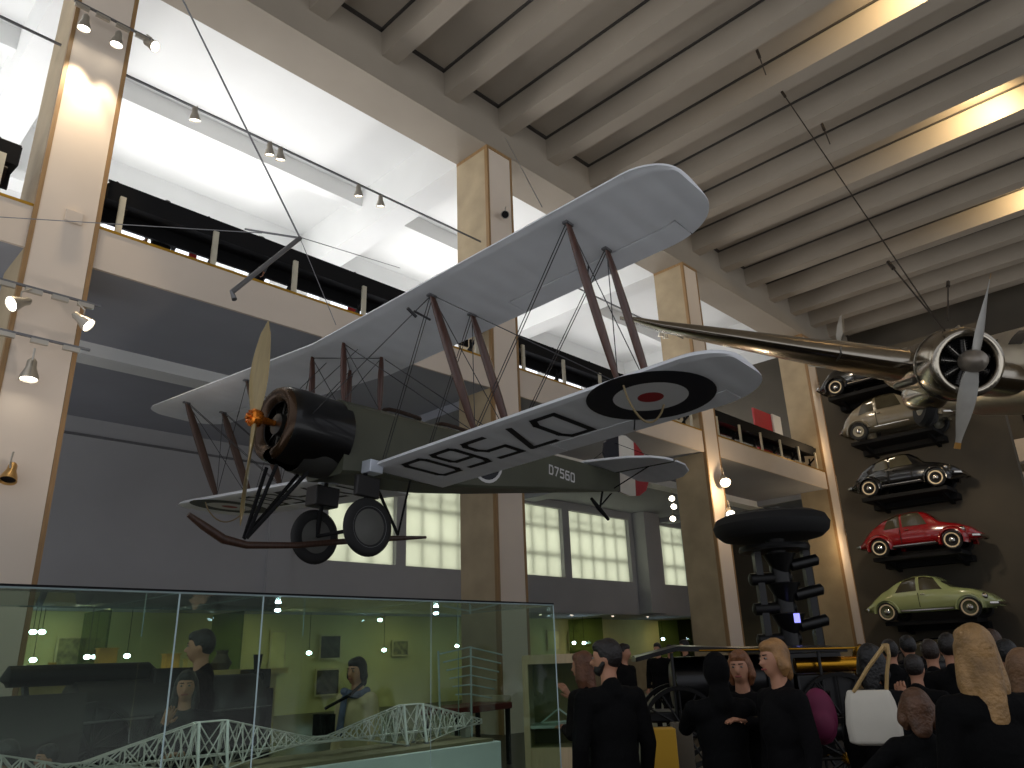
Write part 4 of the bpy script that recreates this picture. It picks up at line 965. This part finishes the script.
# wooden display cabinet right of the case
c0 = at(527, 700, 11.6); c0.z = 0
cab = thing('display_cabinet', 'light wooden display cabinet with a glass front, just right of the glass case', 'cabinet', c0, (0, 0, math.radians(36)))
CW = pm('light cabinet wood', (196, 176, 138), .5, var=.08, kind='wood')
obj('side_panel', MB().box((0, -.4, 0), (.08, .2, 1.62)), CW, cab, smooth=False); obj('side_panel', MB().box((.78, -.4, 0), (.9, .2, 1.62)), CW, cab, smooth=False)
obj('back_panel', MB().box((.08, .15, .0), (.78, .2, 1.62)), pm('cabinet back', (130, 122, 84), .6), cab, smooth=False)
obj('shelf', MB().box((.08, -.38, .68), (.78, .15, .72)), WHP, cab, smooth=False); obj('top', MB().box((.08, -.4, 1.5), (.78, .2, 1.62)), CW, cab, smooth=False)
obj('plinth', MB().box((.08, -.38, 0), (.78, .15, .45)), CW, cab, smooth=False); obj('glass_front', MB().box((.08, -.39, .45), (.78, -.38, 1.5)), GL, cab, smooth=False)
tag(obj('frame_model', MB().bar((.2, -.1, 0), (.7, -.05, .02), .02, .02).bar((.2, -.1, 0), (.45, -.1, .18), .02, .02).bar((.7, -.1, 0), (.45, -.1, .18), .02, .02), WHP, None), 'small white frame model inside the wooden cabinet', 'model')
bpy.data.objects['frame_model'].matrix_world = Matrix.Translation(c0+Vector((0, 0, .73))) @ Matrix.Rotation(math.radians(36), 4, 'Z')
# yellow plinth
yp = at(662, 740, 9.2); yp.z = 0
tag(obj('yellow_plinth', MB().box((-.16, -.12, 0), (.14, .12, .82)), pm('yellow plinth paint', (186, 142, 26), .5, var=.05), None, bevel=.008), 'mustard yellow plinth right of the man in the black jacket', 'plinth'); bpy.data.objects['yellow_plinth'].location = yp; bpy.data.objects['yellow_plinth'].rotation_euler = (0, 0, .75)
gp = at(681, 742, 9.5); gp.z = 0
tag(obj('glass_plinth', MB().box((-.09, -.1, 0), (.12, .1, .85)), pm('grey plinth', (84, 76, 62), .3), None, bevel=.008), 'grey plinth touching the right side of the yellow one', 'plinth'); bpy.data.objects['glass_plinth'].location = gp; bpy.data.objects['glass_plinth'].rotation_euler = (0, 0, .75)
# ------------------------------------------------------------------ steam carriage
e0 = at(640, 700, 12.8); e1 = at(858, 700, 13.4); e0.z = e1.z = 0
ed = (e1-e0); EL_ = ed.length; ea = math.atan2(ed.y, ed.x)
sc_ = thing('steam_carriage', 'long black steam carriage with spoked wheels and a brass band, behind the standing visitors', 'engine', e0, (0, 0, ea))
obj('chassis', MB().box((.1, -.35, .62), (EL_-.1, .35, .76)), IRON2, sc_, bevel=.02)
obj('boiler', MB().tube([(.5, 0, 1.12), (.55, 0, 1.12), (EL_-1.0, 0, 1.12), (EL_-.95, 0, 1.12)], [.3, .4, .4, .3], 28), GLOSSB, sc_)
obj('canopy', MB().loft([[(x, y, z+.04*math.cos(y*2.2)) for y in (-.55, -.3, 0, .3, .55)]+[(x, y, z-.05) for y in (.55, .3, 0, -.3, -.55)] for x, z in ((-.05, 1.52), (.6, 1.66), (1.6, 1.60), (2.8, 1.58), (EL_-.2, 1.56))]), GLOSSB, sc_)
for x in (.5, 1.9, EL_-.6): obj('canopy_post', MB().tube([(x, -.45, .7), (x, -.45, 1.58)], .025, 8), IRON2, sc_)
BRS = pm('polished brass', (190, 138, 40), .22, metal=.95, var=.15)
obj('brass_rail', MB().tube([(.9, -.57, 1.6), (EL_-.1, -.57, 1.56)], .015, 8), BRS, sc_)
obj('brass_cylinder', MB().tube([(EL_-.9, -.2, 1.34), (EL_+.05, -.2, 1.34)], .11, 20), BRS, sc_); obj('brass_dome', MB().lathe([(.0, .42), (.1, .38), (.15, .2), (.16, 0), (.2, -.03)], o=(EL_+.12, -.15, 1.2), n=20), BRS, sc_)
obj('fire_box', MB().box((EL_-.95, -.42, .5), (EL_-.1, .42, 1.22)), IRON2, sc_, bevel=.03)
def spoked(x, y, r, par, n=12, rot=0):
    w_ = obj('wheel', MB().lathe([(r-.06, -.035), (r, -.04), (r, .04), (r-.06, .035), (r-.06, -.035)], o=(x, y, r), ax='y', n=40), IRON, par)
    for k in range(n): a = 2*PI*k/n; obj('spoke', MB().tube([(x+.05*math.cos(a), y, r+.05*math.sin(a)), (x+(r-.04)*math.cos(a), y, r+(r-.04)*math.sin(a))], [.02, .014], 6), IRON, w_)
    obj('hub', MB().lathe([(0, -.1), (.05, -.09), (.07, -.03), (.07, .05), (0, .06)], o=(x, y, r), ax='y', n=16), BRS if r < .5 else IRON, w_)
for s in (-1, 1): spoked(.55, s*.5, .56, sc_); spoked(EL_-.4, s*.5, .62, sc_)
# tail wheel nearer the viewer
g0 = at(833, 738, 10.4); g0.z = 0
gw = thing('gun_carriage', 'small black spoked-wheel carriage low behind the child in the chequered skirt', 'carriage', g0, (0, 0, .72))
for s in (-1, 1): spoked(0, s*.4, .42, gw)
obj('axle', MB().tube([(0, -.42, .42), (0, .42, .42)], .03, 8), IRON, gw); obj('trail', MB().bar((0, 0, .5), (-1.1, 0, .25), .12, .1), IRON2, gw); obj('barrel', MB().tube([(-.6, 0, .62), (.1, 0, .66), (.55, 0, .68)], [.11, .1, .075], 16), IRON2, gw)
# ------------------------------------------------------------------ tall rotor column
rc = at(790, 640, 17.5); rc.z = 0
ro = thing('rotor_column', 'tall dark machine column with a thick disc on top and stacked rollers', 'machine', rc, (0, 0, math.radians(44)))
def hz(v): return at(775, v, 17.5).z
zt = hz(527)
obj('top_disc', MB().lathe([(0, -.27), (.7, -.27), (1.04, -.24), (1.18, -.12), (1.22, .03), (1.15, .18), (.97, .26), (.5, .28), (0, .28)], o=(-.05, 0, zt), n=48), RUBBER, ro)
obj('lower_flange', MB().lathe([(0, -.06), (.72, -.06), (.74, 0), (.72, .06), (0, .06)], o=(-.05, 0, hz(549)), n=40), IRON2, ro)
obj('shaft', MB().tube([(0, 0, 0), (0, 0, zt)], .2, 20), IRON2, ro)
obj('post', MB().box((-.52, -.1, 0), (-.38, .1, hz(548))), IRON2, ro, smooth=False); obj('post', MB().box((.52, -.1, 0), (.66, .1, hz(545))), IRON2, ro, smooth=False)
for k, v in enumerate((579, 609, 640)):
    z = hz(v)
    obj('roller', MB().tube([(-.68, 0, z), (-.64, -.0, z), (.2, 0, z+.02), (.24, 0, z+.02)], [.06, .13, .13, .06], 18), IRON, ro)
    obj('roller', MB().tube([(.18, -.1, z+.24), (.22, -.1, z+.25), (.78, -.1, z+.36), (.82, -.1, z+.36)], [.06, .12, .12, .06], 18), IRON2, ro)
    obj('cone', MB().lathe([(.08, -.3), (.34, .22), (.1, .26)], o=(.02, -.05, z+.28), n=20), IRON2, ro)
obj('frame_bar', MB().bar((-.6, -.15, hz(655)), (.75, -.15, hz(655)), .1, .1), IRON2, ro, smooth=False)
obj('base_housing', MB().box((-.75, -.4, 0), (.85, .4, 1.5)), IRON2, ro, bevel=.04)
sn = obj('phone_screen', MB().box((-.06, -.005, -.09), (.06, .005, .09)), emat('screen glow', (150, 150, 255), 1.6), None, smooth=False); sn.location = at(797, 618, 16.9); sn.rotation_euler = (0, 0, math.radians(44)); tag(sn, 'small glowing violet screen in front of the rotor column', 'screen')
# ================================================================== PEOPLE
SKIN = pm('skin', (178, 128, 100), .55, var=.05, scale=6)
def remeshed(name, mb, mat, parent, vox=.014, smooth_it=3, extra=None):
    me = bpy.data.meshes.new('tmp'); me.from_pydata(mb.v, [], mb.f)
    import bmesh
    bm = bmesh.new(); bm.from_mesh(me); bmesh.ops.recalc_face_normals(bm, faces=bm.faces); bm.to_mesh(me); bm.free()
    o = bpy.data.objects.new('tmp', me); COL.objects.link(o)
    r = o.modifiers.new('r', 'REMESH'); r.mode = 'VOXEL'; r.voxel_size = vox; r.use_smooth_shade = True
    q = o.modifiers.new('s', 'SMOOTH'); q.factor = .5; q.iterations = smooth_it
    dg = bpy.context.evaluated_depsgraph_get(); dg.update()
    me2 = bpy.data.meshes.new_from_object(o.evaluated_get(dg)); bpy.data.objects.remove(o)
    if extra:                               # join the fine hand geometry into the same mesh
        a = MB(); a.v = [tuple(v.co) for v in me2.vertices]; a.f = [tuple(p.vertices) for p in me2.polygons]
        a.add(extra.v, extra.f); me2 = bpy.data.meshes.new(name); me2.from_pydata(a.v, [], a.f)
    me2.shade_smooth(); me2.materials.clear(); me2.materials.append(mat); me2.name = name
    n = bpy.data.objects.new(name, me2); COL.objects.link(n); n.parent = parent; return n
def hand(m, w, d, up, s, curl=.5):
    w = Vector(w); d = Vector(d).normalized(); side = d.cross(Vector(up)).normalized()*s; nrm = side.cross(d).normalized()*s
    m.cap(w, w+d*.075, .028, .036, 10, flat=.42, fdir=nrm)
    for k, L in enumerate((.070, .078, .072, .056)):
        b = w+d*.085+side*(.030-.020*k); p = [b]; ang = 0; dd = d
        for j, f in enumerate((.45, .32, .23)):
            ang += curl*(.5 if j == 0 else .65); dd = d*math.cos(ang)-nrm*math.sin(ang); p.append(p[-1]+dd*L*f)
        m.tube(p, [.0095, .009, .008, .006], 7)
    b = w+d*.03+side*.03; m.tube([b, b+side*.022+d*.022, b+side*.03+d*.052-nrm*.01], [.012, .0105, .008], 7)
def person(label, loc, face, H=1.72, top=(30,30,32), legs=(28,28,32), hair=(36,26,20), hairlen=0, arms=('down', 'down'), female=False, skirt=None, beard=False, bag=None, scarf=None, lean=0, head=0, child=False, coat=0, hood=False, low=False, group=None, trousers=True, step=0, skin=None, hands=True):
    top, legs = [tuple(int(c*.5) for c in q_) if max(q_) < 50 else q_ for q_ in (top, legs)]
    s = H/1.75; t = thing('person', label, 'person', loc, (0, 0, face), group)
    hs = 1.0 if not child else 1.18
    Z = lambda z: z*s
    def P(x, y, z): return Vector((x*s, (y+lean*max(0, z-.9))*s, z*s))
    sw = .165 if female or child else .195
    if child: sw = .16
    body = MB()
    hy = .02+lean*.05
    HC = P(0, .015, 1.635 if not child else 1.60); hm = Matrix.Rotation(head, 3, 'Z')
    r = s*hs
    body.ell(HC, (.074*r, .092*r, .112*r), 20, 14, hm); body.ell(HC+hm@Vector((0, .028*r, -.055*r)), (.052*r, .058*r, .062*r), 16, 10, hm)
    body.cap(HC+hm@Vector((0, .085*r, -.002*r)), HC+hm@Vector((0, .106*r, -.032*r)), .010*r, .016*r, 8)
    body.cap(HC+hm@Vector((-.03*r, .072*r, .022*r)), HC+hm@Vector((.03*r, .072*r, .022*r)), .016*r, .016*r, 8)
    for q in (-1, 1): body.ell(HC+hm@Vector((q*.076*r, -.005*r, -.01*r)), (.010*r, .020*r, .032*r), 8, 6, hm)
    body.cap(P(0, -.012, 1.40), HC+Vector((0, -.012*r, -.07*r)), .062*s, .052*s)
    tw = 1 if not female else .9
    body.cap(P(-sw*.62, 0, 1.37), P(sw*.62, 0, 1.37), .085*s, .085*s, flat=.9); body.ell(P(0, .01, 1.24), (.165*s*tw, .115*s, .2*s)); body.ell(P(0, 0, 1.02), (.14*s*tw, .105*s, .16*s)); body.ell(P(0, -.01, .93), (.165*s, .12*s, .12*s))
    LEG = []
    for q in (-1, 1):
        dy = q*step
        hip = P(q*.085, 0, .9); kn = Vector((q*.095*s, dy*.5*s+.02*s, .49*s)); an = Vector((q*.10*s, dy*s-.01*s, .09*s)); LEG.append((hip, kn, an))
        body.cap(hip, kn, .085*s, .056*s); body.cap(kn, an, .055*s, .036*s); body.cap(an+Vector((0, -.02, -.04*s)), an+Vector((0, .12*s, -.055*s)), .034*s, .03*s)
    ex = MB(); AR = []
    for i, q in enumerate((-1, 1)):
        a = arms[i]; sh = P(q*sw, 0, 1.385)
        if a == 'down': el = sh+Vector((q*.06, -.02, -.29))*s; wr = el+Vector((q*.0, .06, -.24))*s
        elif a == 'fold': el = sh+Vector((q*.05, .03, -.28))*s; wr = el+Vector((-q*.17, .17, .03))*s
        elif a == 'hug': el = sh+Vector((q*.02, .22, -.14))*s; wr = el+Vector((-q*.12, .18, .04))*s
        elif a == 'up': el = sh+Vector((q*.05, .12, -.24))*s; wr = el+Vector((-q*.10, .10, .22))*s
        elif a == 'reach': el = sh+Vector((q*.12, .2, -.16))*s; wr = el+Vector((q*.10, .22, -.02))*s
        elif a == 'side': el = sh+Vector((q*.22, .0, -.18))*s; wr = el+Vector((q*.22, .08, -.04))*s
        elif a == 'hip': el = sh+Vector((q*.14, -.04, -.26))*s; wr = el+Vector((-q*.10, .14, -.12))*s
        else: el, wr = [Vector(v)*s for v in a]
        body.cap(sh, el, .05*s, .04*s); body.cap(el, wr, .039*s, .027*s); AR.append((sh, el, wr))
        if hands: hand(ex, wr, wr-el, (0, 0, 1) if abs((wr-el).normalized().z) < .8 else (0, -1, 0), q if abs((wr-el).normalized().z) < .8 else -q, .45)
    vox = .02 if low else .014
    sk = skin or SKIN
    b = remeshed('body', body, sk, t, vox, 2, ex)
    tc = 't%d_%d_%d' % tuple(top); tm = pm('cloth '+tc, top, .85, var=.12, scale=9, bump=.3, bscale=30, spec=.15)
    g = MB(); e = .016*s
    g.cap(P(-sw*.62, 0, 1.365), P(sw*.62, 0, 1.365), .10*s, .10*s, flat=.95); g.ell(P(0, .01, 1.22), (.19*s*tw, .14*s, .22*s)); g.ell(P(0, 0, 1.03), (.175*s*tw, .135*s, .2*s))
    hem = .84-coat
    g.tube([P(0, 0, 1.25), P(0, 0, 1.05), P(0, -.005, .95), P(0, -.005, hem)], [.17*s*tw, .165*s*tw, .18*s, (.19+.06*coat)*s], 24, flat=.74)
    for sh, el, wr in AR: g.cap(sh, el, .070*s, .058*s); g.cap(el, wr-(wr-el).normalized()*.03*s, .056*s, .044*s)
    if hood: g.ell(HC+hm@Vector((0, -.03*r, .01*r)), (.098*r, .105*r, .135*r), 18, 12); g.cap(P(0, -.05, 1.42), P(0, -.04, 1.5), .09*s, .08*s)
    else: g.cap(P(0, -.03, 1.41), P(0, -.03, 1.455), .078*s, .068*s)
    remeshed('jacket' if not female else 'top', g, tm, t, vox, 3)
    if trousers:
        lm = pm('cloth l%d_%d_%d' % tuple(legs), legs, .85, var=.1, scale=7, bump=.25, bscale=30, spec=.15); g = MB(); g.ell(P(0, -.01, .90), (.18*s, .135*s, .13*s))
        for hip, kn, an in LEG: g.cap(hip, kn, .098*s, .070*s); g.cap(kn, an+Vector((0, 0, .01)), .068*s, .054*s)
        remeshed('trousers', g, lm, t, vox, 2)
    sm_ = pm('shoe leather', (26, 22, 20), .4)
    for hip, kn, an in LEG:
        obj('shoe', MB().cap(an+Vector((0, -.03, -.045*s)), an+Vector((0, .15*s, -.055*s)), .045*s, .038*s, 12).cap(an+Vector((0, -.01, -.05*s)), an+Vector((0, -.005, .02*s)), .044*s, .046*s), sm_, t)
    # face details
    if not low:
        for q in (-1, 1):
            ey = obj('eye', MB().ell(HC+hm@Vector((q*.030*r, .083*r, .002*r)), (.012*r, .009*r, .0065*r), 10, 8), pm('eye white', (140, 132, 124), .4), t)
            obj('iris', MB().ell(HC+hm@Vector((q*.030*r, .091*r, .002*r)), (.006*r, .004*r, .006*r), 8, 6), pm('iris', (40, 28, 20), .2), ey)
            obj('eyebrow', MB().cap(HC+hm@Vector((q*.015*r, .092*r, .022*r)), HC+hm@Vector((q*.044*r, .084*r, .024*r)), .0045*r, .003*r, 6), pm('brow', tuple(max(0, c-10) for c in hair), .7), t)
        obj('lips', MB().cap(HC+hm@Vector((-.020*r, .086*r, -.066*r)), HC+hm@Vector((.020*r, .086*r, -.066*r)), .006*r, .006*r, 8), pm('lips', (150, 76, 70), .45), t)
    hmn = 'hair %d_%d_%d' % tuple(hair); hm_ = pm(hmn, hair, .5, var=.35, scale=14, bump=.5, bscale=50)
    if not hood:
        g = MB(); g.ell(HC+hm@Vector((0, -.020*r, .024*r)), (.086*r, .094*r, .108*r), 20, 14, hm); g.ell(HC+hm@Vector((0, .02*r, .07*r)), (.07*r, .075*r, .05*r), 16, 10, hm)
        if hairlen > 0:
            for q in (-1, 1):
                g.cap(HC+hm@Vector((q*.068*r, -.01*r, .03*r)), HC+hm@Vector((q*.082*r, -.015*r, -hairlen*.5*s)), .028*r, .034*r, 10, flat=1.4); 
                g.cap(HC+hm@Vector((q*.078*r, -.02*r, -hairlen*.5*s)), HC+hm@Vector((q*.07*r, -.02*r, -hairlen*s)), .036*r, .018*r, 10, flat=1.3)
            g.cap(HC+hm@Vector((0, -.06*r, 0)), HC+hm@Vector((0, -.085*r, -hairlen*.95*s)), .075*r, .055*r, 14, flat=.6)
        remeshed('hair', g, hm_, t, .011 if not low else .018, 2)
    if beard: remeshed('beard', MB().ell(HC+hm@Vector((0, .035*r, -.075*r)), (.058*r, .060*r, .045*r), 16, 10, hm).cap(HC+hm@Vector((-.066*r, .01*r, -.03*r)), HC+hm@Vector((-.045*r, .045*r, -.08*r)), .018*r, .02*r).cap(HC+hm@Vector((.066*r, .01*r, -.03*r)), HC+hm@Vector((.045*r, .045*r, -.08*r)), .018*r, .02*r), hm_, t, .009, 1)
    if skirt:
        n = 28; rg = []
        for k in range(8):
            u = k/7; rr = (.155+.10*u)*s
            rg.append([(rr*(1+.05*u*math.sin(6*a))*math.cos(a), rr*.85*(1+.05*u*math.sin(6*a))*math.sin(a), (1.0-.50*u)*s) for a in [2*PI*j/n for j in range(n)]])
        obj('skirt', MB().loft(rg), skirt, t)
    if scarf:
        pts = [P(.11*math.sin(a), .02+.10*math.cos(a), 1.445+.015*math.sin(2*a)) for a in [2*PI*k/16 for k in range(17)]]
        obj('scarf', MB().tube(pts, .035*s, 10).cap(P(.03, .14, 1.40), P(.05, .165, 1.12), .035*s, .04*s, 10, flat=.5), pm('scarf cloth', scarf, .8, var=.5, scale=18), t)
    return t
def stand(u, v, dist, label, facing_deg, **k):
    """u, v: top of the head; facing 0 = toward the camera, 180 = away, 90 = to the picture's left"""
    p = at(u, v, dist); H = min(1.95, max(.9, p.z)); 
    to = math.atan2(-p.y, -p.x)-PI/2        # rotation that turns local +y to the camera
    return person(label, (p.x, p.y, 0), to-math.radians(facing_deg), H=k.pop('H', H), **k)
p1 = stand(606, 640, 5.3, 'bearded man in a black jacket and beige trousers seen from behind', 150, top=(16,16,18), legs=(150,136,112), hair=(26,20,18), beard=True, head=math.radians(-52)*-1, coat=0)
stand(583, 652, 6.6, 'woman with reddish hair just left of the man in the black jacket', 120, top=(40,34,34), hair=(96,58,36), hairlen=.22, female=True, arms=('fold', 'up'), legs=(60,56,54))
stand(714, 655, 5.5, 'hooded person in black seen from behind, embracing a girl', 165, top=(17,16,18), legs=(16,16,18), hood=True, arms=('hug', 'hug'), coat=.2)
stand(738, 651, 5.85, 'girl with light brown hair and pale face looking over the hooded person', 12, top=(22,20,24), hair=(120,76,46), female=True, arms=('hug', 'down'), legs=(18,18,20), hairlen=.12)
p5 = stand(773, 640, 5.3, 'blond woman in a dark long-sleeved top looking to the left', 55, top=(24,23,26), hair=(150,110,66), female=True, hairlen=.10, legs=(16,16,18), coat=.1, step=.08)
p7 = stand(868, 645, 5.7, 'person with black hair seen from behind, carrying a white tote bag', 200, top=(34,34,38), hair=(14,12,12), female=True, hairlen=.16, legs=(16,16,18), arms=('down', 'up'))
ARG = bpy.data.materials.new('argyle cloth'); ARG.use_nodes = True
nt = ARG.node_tree; b_ = nt.nodes['Principled BSDF']; tc = nt.nodes.new('ShaderNodeTexCoord'); mp = nt.nodes.new('ShaderNodeMapping'); mp.inputs['Rotation'].default_value = (0, math.radians(45), 0); mp.inputs['Scale'].default_value = (1, .0, .62)
ck = nt.nodes.new('ShaderNodeTexChecker'); ck.inputs['Scale'].default_value = 13; ck.inputs[1].default_value = lin((196, 200, 210))+(1,); ck.inputs[2].default_value = lin((44, 60, 120))+(1,)
mp.vector_type = 'POINT'; mp.inputs['Rotation'].default_value = (0, math.radians(45), 0); mp.inputs['Scale'].default_value = (1, 0, 1)
nt.links.new(tc.outputs['Object'], mp.inputs[0]); nt.links.new(mp.outputs[0], ck.inputs[0]); nt.links.new(ck.outputs[0], b_.inputs['Base Color']); b_.inputs['Roughness'].default_value = .8
stand(912, 684, 4.8, 'child in a dark top and blue and white chequered skirt reaching for the tote bag', 175, H=1.38, top=(24,24,26), hair=(92,62,42), hairlen=.1, female=True, child=True, skirt=ARG, arms=('side', 'down'), legs=(150,60,80))
p9 = stand(968, 626, 4.2, 'woman with long blond hair and black clothes at the right edge, seen from behind', 155, top=(15,15,16), hair=(150,116,72), hairlen=.30, female=True, legs=(14,14,15), arms=('fold', 'down'), coat=.2, lean=-.03)
stand(1020, 650, 4.6, 'dark-clothed person cut off by the right edge of the picture', 200, top=(18,16,16), hair=(120,88,60), hairlen=.15, legs=(16,16,18))
crowd = [(888, 640, 9.0, 170, (20,20,22), (22,18,16), 'dark visitor directly left of the one raising a phone'), (906, 636, 9.5, 160, (18,18,20), (18,15,14), 'dark-haired visitor whose head overlaps the low car'), (928, 640, 8.2, 190, (24,22,24), (40,28,20), 'visitor in dark grey in the middle of the crowd'), (946, 634, 7.6, 175, (16,16,18), (26,20,16), 'tall dark visitor just left of the blond woman'),
         (1003, 640, 7.0, 150, (26,30,34), (18,16,16), 'visitor in slate jacket behind the blond woman'), (990, 630, 8.6, 185, (20,19,22), (60,40,28), 'tall visitor farthest back at the right'), (912, 655, 7.2, 200, (22,22,24), (30,22,18), 'short visitor in black in front of the crowd')]
for u, v, d, f, tp, hr, lb in crowd: stand(u, v, d, lb, f, top=tp, hair=hr, low=True, arms=('down', 'fold'))
for u, v, d, f, tp, hr, lb in ((657, 643, 17.5, 20, (18,18,20), (16,14,14), 'distant visitor left of two near the low pale screen'), (669, 645, 19.2, -30, (20,20,22), (20,16,14), 'distant visitor with dark hair second from the left by the low screen'), (684, 640, 16.8, 60, (16,16,18), (14,12,12), 'distant visitor in black nearest the third column'), (623, 644, 12.0, -60, (26,22,22), (30,22,18), 'dark-haired visitor just right of the bearded man')):
    stand(u, v, d, lb, f, top=tp, hair=hr, low=True)
# visitors behind the glass case
stand(203, 641, 7.2, 'man in black with short dark hair facing left behind the glass case', 95, top=(20,20,22), hair=(22,18,16), head=0, low=False, H=1.9)
stand(188, 671, 6.6, 'woman with long dark hair and folded arms behind the glass case', 5, top=(26,34,36), hair=(18,14,13), hairlen=.24, female=True, arms=('fold', 'up'))
wc = stand(358, 658, 7.3, 'dark-haired woman in a cream coat and scarf behind the glass case', 40, top=(196,178,140), hair=(24,18,16), hairlen=.10, female=True, legs=(120,116,100), scarf=(90,96,120), coat=.25)
stand(14, 706, 6.2, 'dark-haired child at the left edge behind the glass case', 120, H=1.22, child=True, top=(30,32,38), hair=(20,16,14), arms=('fold', 'fold'))
stand(54, 716, 7.0, 'second child with dark hair behind the glass case, right of the first', 60, H=1.12, child=True, top=(26,26,28), hair=(18,14,12), arms=('up', 'down'))
# visitors on the balcony
for u, v, lb, f in ((169, 188, 'visitor on the balcony whose dark head shows above the rail', 150), (263, 221, 'second visitor on the balcony, head above the rail beside the spreader tube', 60)):
    d = at(u, v, 1)-CAMP; p = CAMP+d*(-14.05/d.x)
    to = math.atan2(-p.y, -p.x)-PI/2
    person(lb, (p.x, p.y, 8.6), to-math.radians(f), H=min(1.95, p.z-8.6), top=(90,92,96), hair=(24,20,18), low=True)
# things people carry
def child_of_world(o, p): o.parent = p
tb = thing('tote_bag', 'white tote bag hanging from the shoulder of the person with black hair', 'bag', at(872, 714, 5.25))
tb.rotation_euler = (0, 0, math.atan2(-tb.location.y, -tb.location.x)-PI/2)
obj('bag_body', MB().loft([[(x*w, y*dd, z) for x, y in ((-1,-.6),(-.8,-1),(.8,-1),(1,-.6),(1,.6),(.8,1),(-.8,1),(-1,.6))] for z, w, dd in ((-.165, .10, .04), (-.15, .145, .06), (-.05, .15, .07), (.07, .135, .05), (.13, .115, .03))]), pm('white canvas', (206, 200, 186), .7, var=.06), tb, bevel=.01)
obj('strap', MB().tube([(-.10, -.02, .12), (-.12, -.02, .22), (-.15, -.02, .32), (-.14, -.06, .38)], .012, 6, flat=2), pm('tan strap', (176, 146, 96), .6), tb); obj('strap', MB().tube([(.08, .02, .12), (-.02, .02, .25), (-.13, .0, .37)], .012, 6, flat=2), pm('tan strap', (176, 146, 96), .6), tb)
bp_ = thing('backpack', 'magenta backpack held beside the blond woman in the dark top', 'backpack', at(820, 716, 5.6))
bp_.rotation_euler = (0, 0, math.atan2(-bp_.location.y, -bp_.location.x)-PI/2)
remeshed('pack_body', MB().ell((0, 0, 0), (.105, .09, .17), 18, 12).ell((0, .07, -.05), (.085, .06, .09), 16, 10), pm('magenta cloth', (110, 26, 66), .7, var=.1), bp_, .012, 3)
obj('pack_strap', MB().tube([(-.07, -.06, .14), (-.08, -.12, .03), (-.07, -.06, -.12)], .015, 6), BLACK, bp_); obj('carry_loop', MB().tube([(-.03, 0, .16), (0, 0, .2), (.03, 0, .16)], .01, 6), BLACK, bp_)
sb = thing('shoulder_bag', 'black shoulder bag on the woman in the cream coat', 'bag', at(324, 722, 7.0)); obj('bag_body', MB().box((-.09, -.05, -.1), (.09, .05, .06)), BLACK, sb); obj('strap', MB().tube([Vector((0, 0, .1)), at(350, 695, 7.0)-sb.location, at(362, 684, 7.1)-sb.location], .014, 6), BLACK, sb)
# ================================================================== LIGHT
w = bpy.data.worlds.new('world'); SC.world = w; w.use_nodes = True
nt = w.node_tree; bg = nt.nodes['Background']; tc = nt.nodes.new('ShaderNodeTexCoord'); sx = nt.nodes.new('ShaderNodeSeparateXYZ'); cr = nt.nodes.new('ShaderNodeValToRGB')
mr = nt.nodes.new('ShaderNodeMapRange'); mr.inputs[1].default_value = -1; mr.inputs[2].default_value = 1
nt.links.new(tc.outputs['Generated'], sx.inputs[0]); nt.links.new(sx.outputs[2], mr.inputs[0]); nt.links.new(mr.outputs[0], cr.inputs[0])
e = cr.color_ramp.elements; e[0].position = 0; e[0].color = (.95, .97, 1, 1); e[1].position = 1; e[1].color = (.50, .52, .56, 1)  # brightened below the horizon as unseen fill for the wing undersides
for p_, c_ in ((.46, (.95, .97, 1, 1)), (.5, (.22, .22, .24, 1)), (.56, (.30, .30, .33, 1)), (.64, (.55, .57, .62, 1))):
    k_ = e.new(p_); k_.color = c_
nt.links.new(cr.outputs[0], bg.inputs[0]); bg.inputs[1].default_value = 1.12
WARM = (1, .72, .42); COOL = (.93, .96, 1)
# upper gallery luminaires on the back ledge, pointing up
for y in (-1.5, 8, 18.3, 28.6, 37):
    light('AREA', (-22.4, y, 11.4), 760 if y < 25 else 330, (1, .98, .96), (-20.2, y, 17.2), 1.0, sy=7.5)
# uplights in the ceiling recesses
for x, y, z in ((-2.7, 17.64, 16.6), (-2.9, 24.07, 16.6), (-2.6, 30.5, 16.6), (-4.9, 20, 0)):
    if z: light('SPOT', (x+.7, y-1.2, z+.02), 620, (1, .74, .4), (x+.3, y-.28, z-.02), .08, angle=150, blend=1)
# column spots
light('SPOT', (-12.6, 2.47, 12.45), 420, (1, .8, .55), (-13.0, 2.55, 9.5), .06, angle=56, blend=.6)
light('SPOT', (-12.6, 3.0, 12.45), 240, (1, .8, .55), (-13.0, 2.95, 9.5), .06, angle=50, blend=.6)
light('SPOT', (-9.0, 5, 3.2), 160, (1, .86, .75), (-13.0, 2.8, 6.5), .3, angle=70, blend=1)
# alcove strip lights
for y in (1, 7, 13, 19, 25, 31, 37):
    light('AREA', (-23.8, y, 3.28), 30, (1, .93, .55), (-23.9, y, 0), .4, sy=4.5)
# under the third and fourth columns, warm lamps
light('POINT', (-12.2, 23.4, 6.8), 90, WARM, None, .1)
light('POINT', (-12.2, 33.0, 5.6), 90, WARM, None, .1)
light('POINT', (-12.2, 33.2, 9.9), 45, WARM, None, .1)
for x, y, z, e in ((-6.5, 22.5, 7.5, 380), (-10.5, 23.5, 12.5, 200)):
    light('SPOT', (x, y, z), e, (1, .83, .6), (-8.6, 28.4, 4.8 if z < 10 else 9), .25, angle=80, blend=.8)
vs = SC.view_settings; vs.view_transform = 'Standard'; vs.look = 'None'; vs.gamma = 1; vs.use_curve_mapping = False; vs.exposure = 0
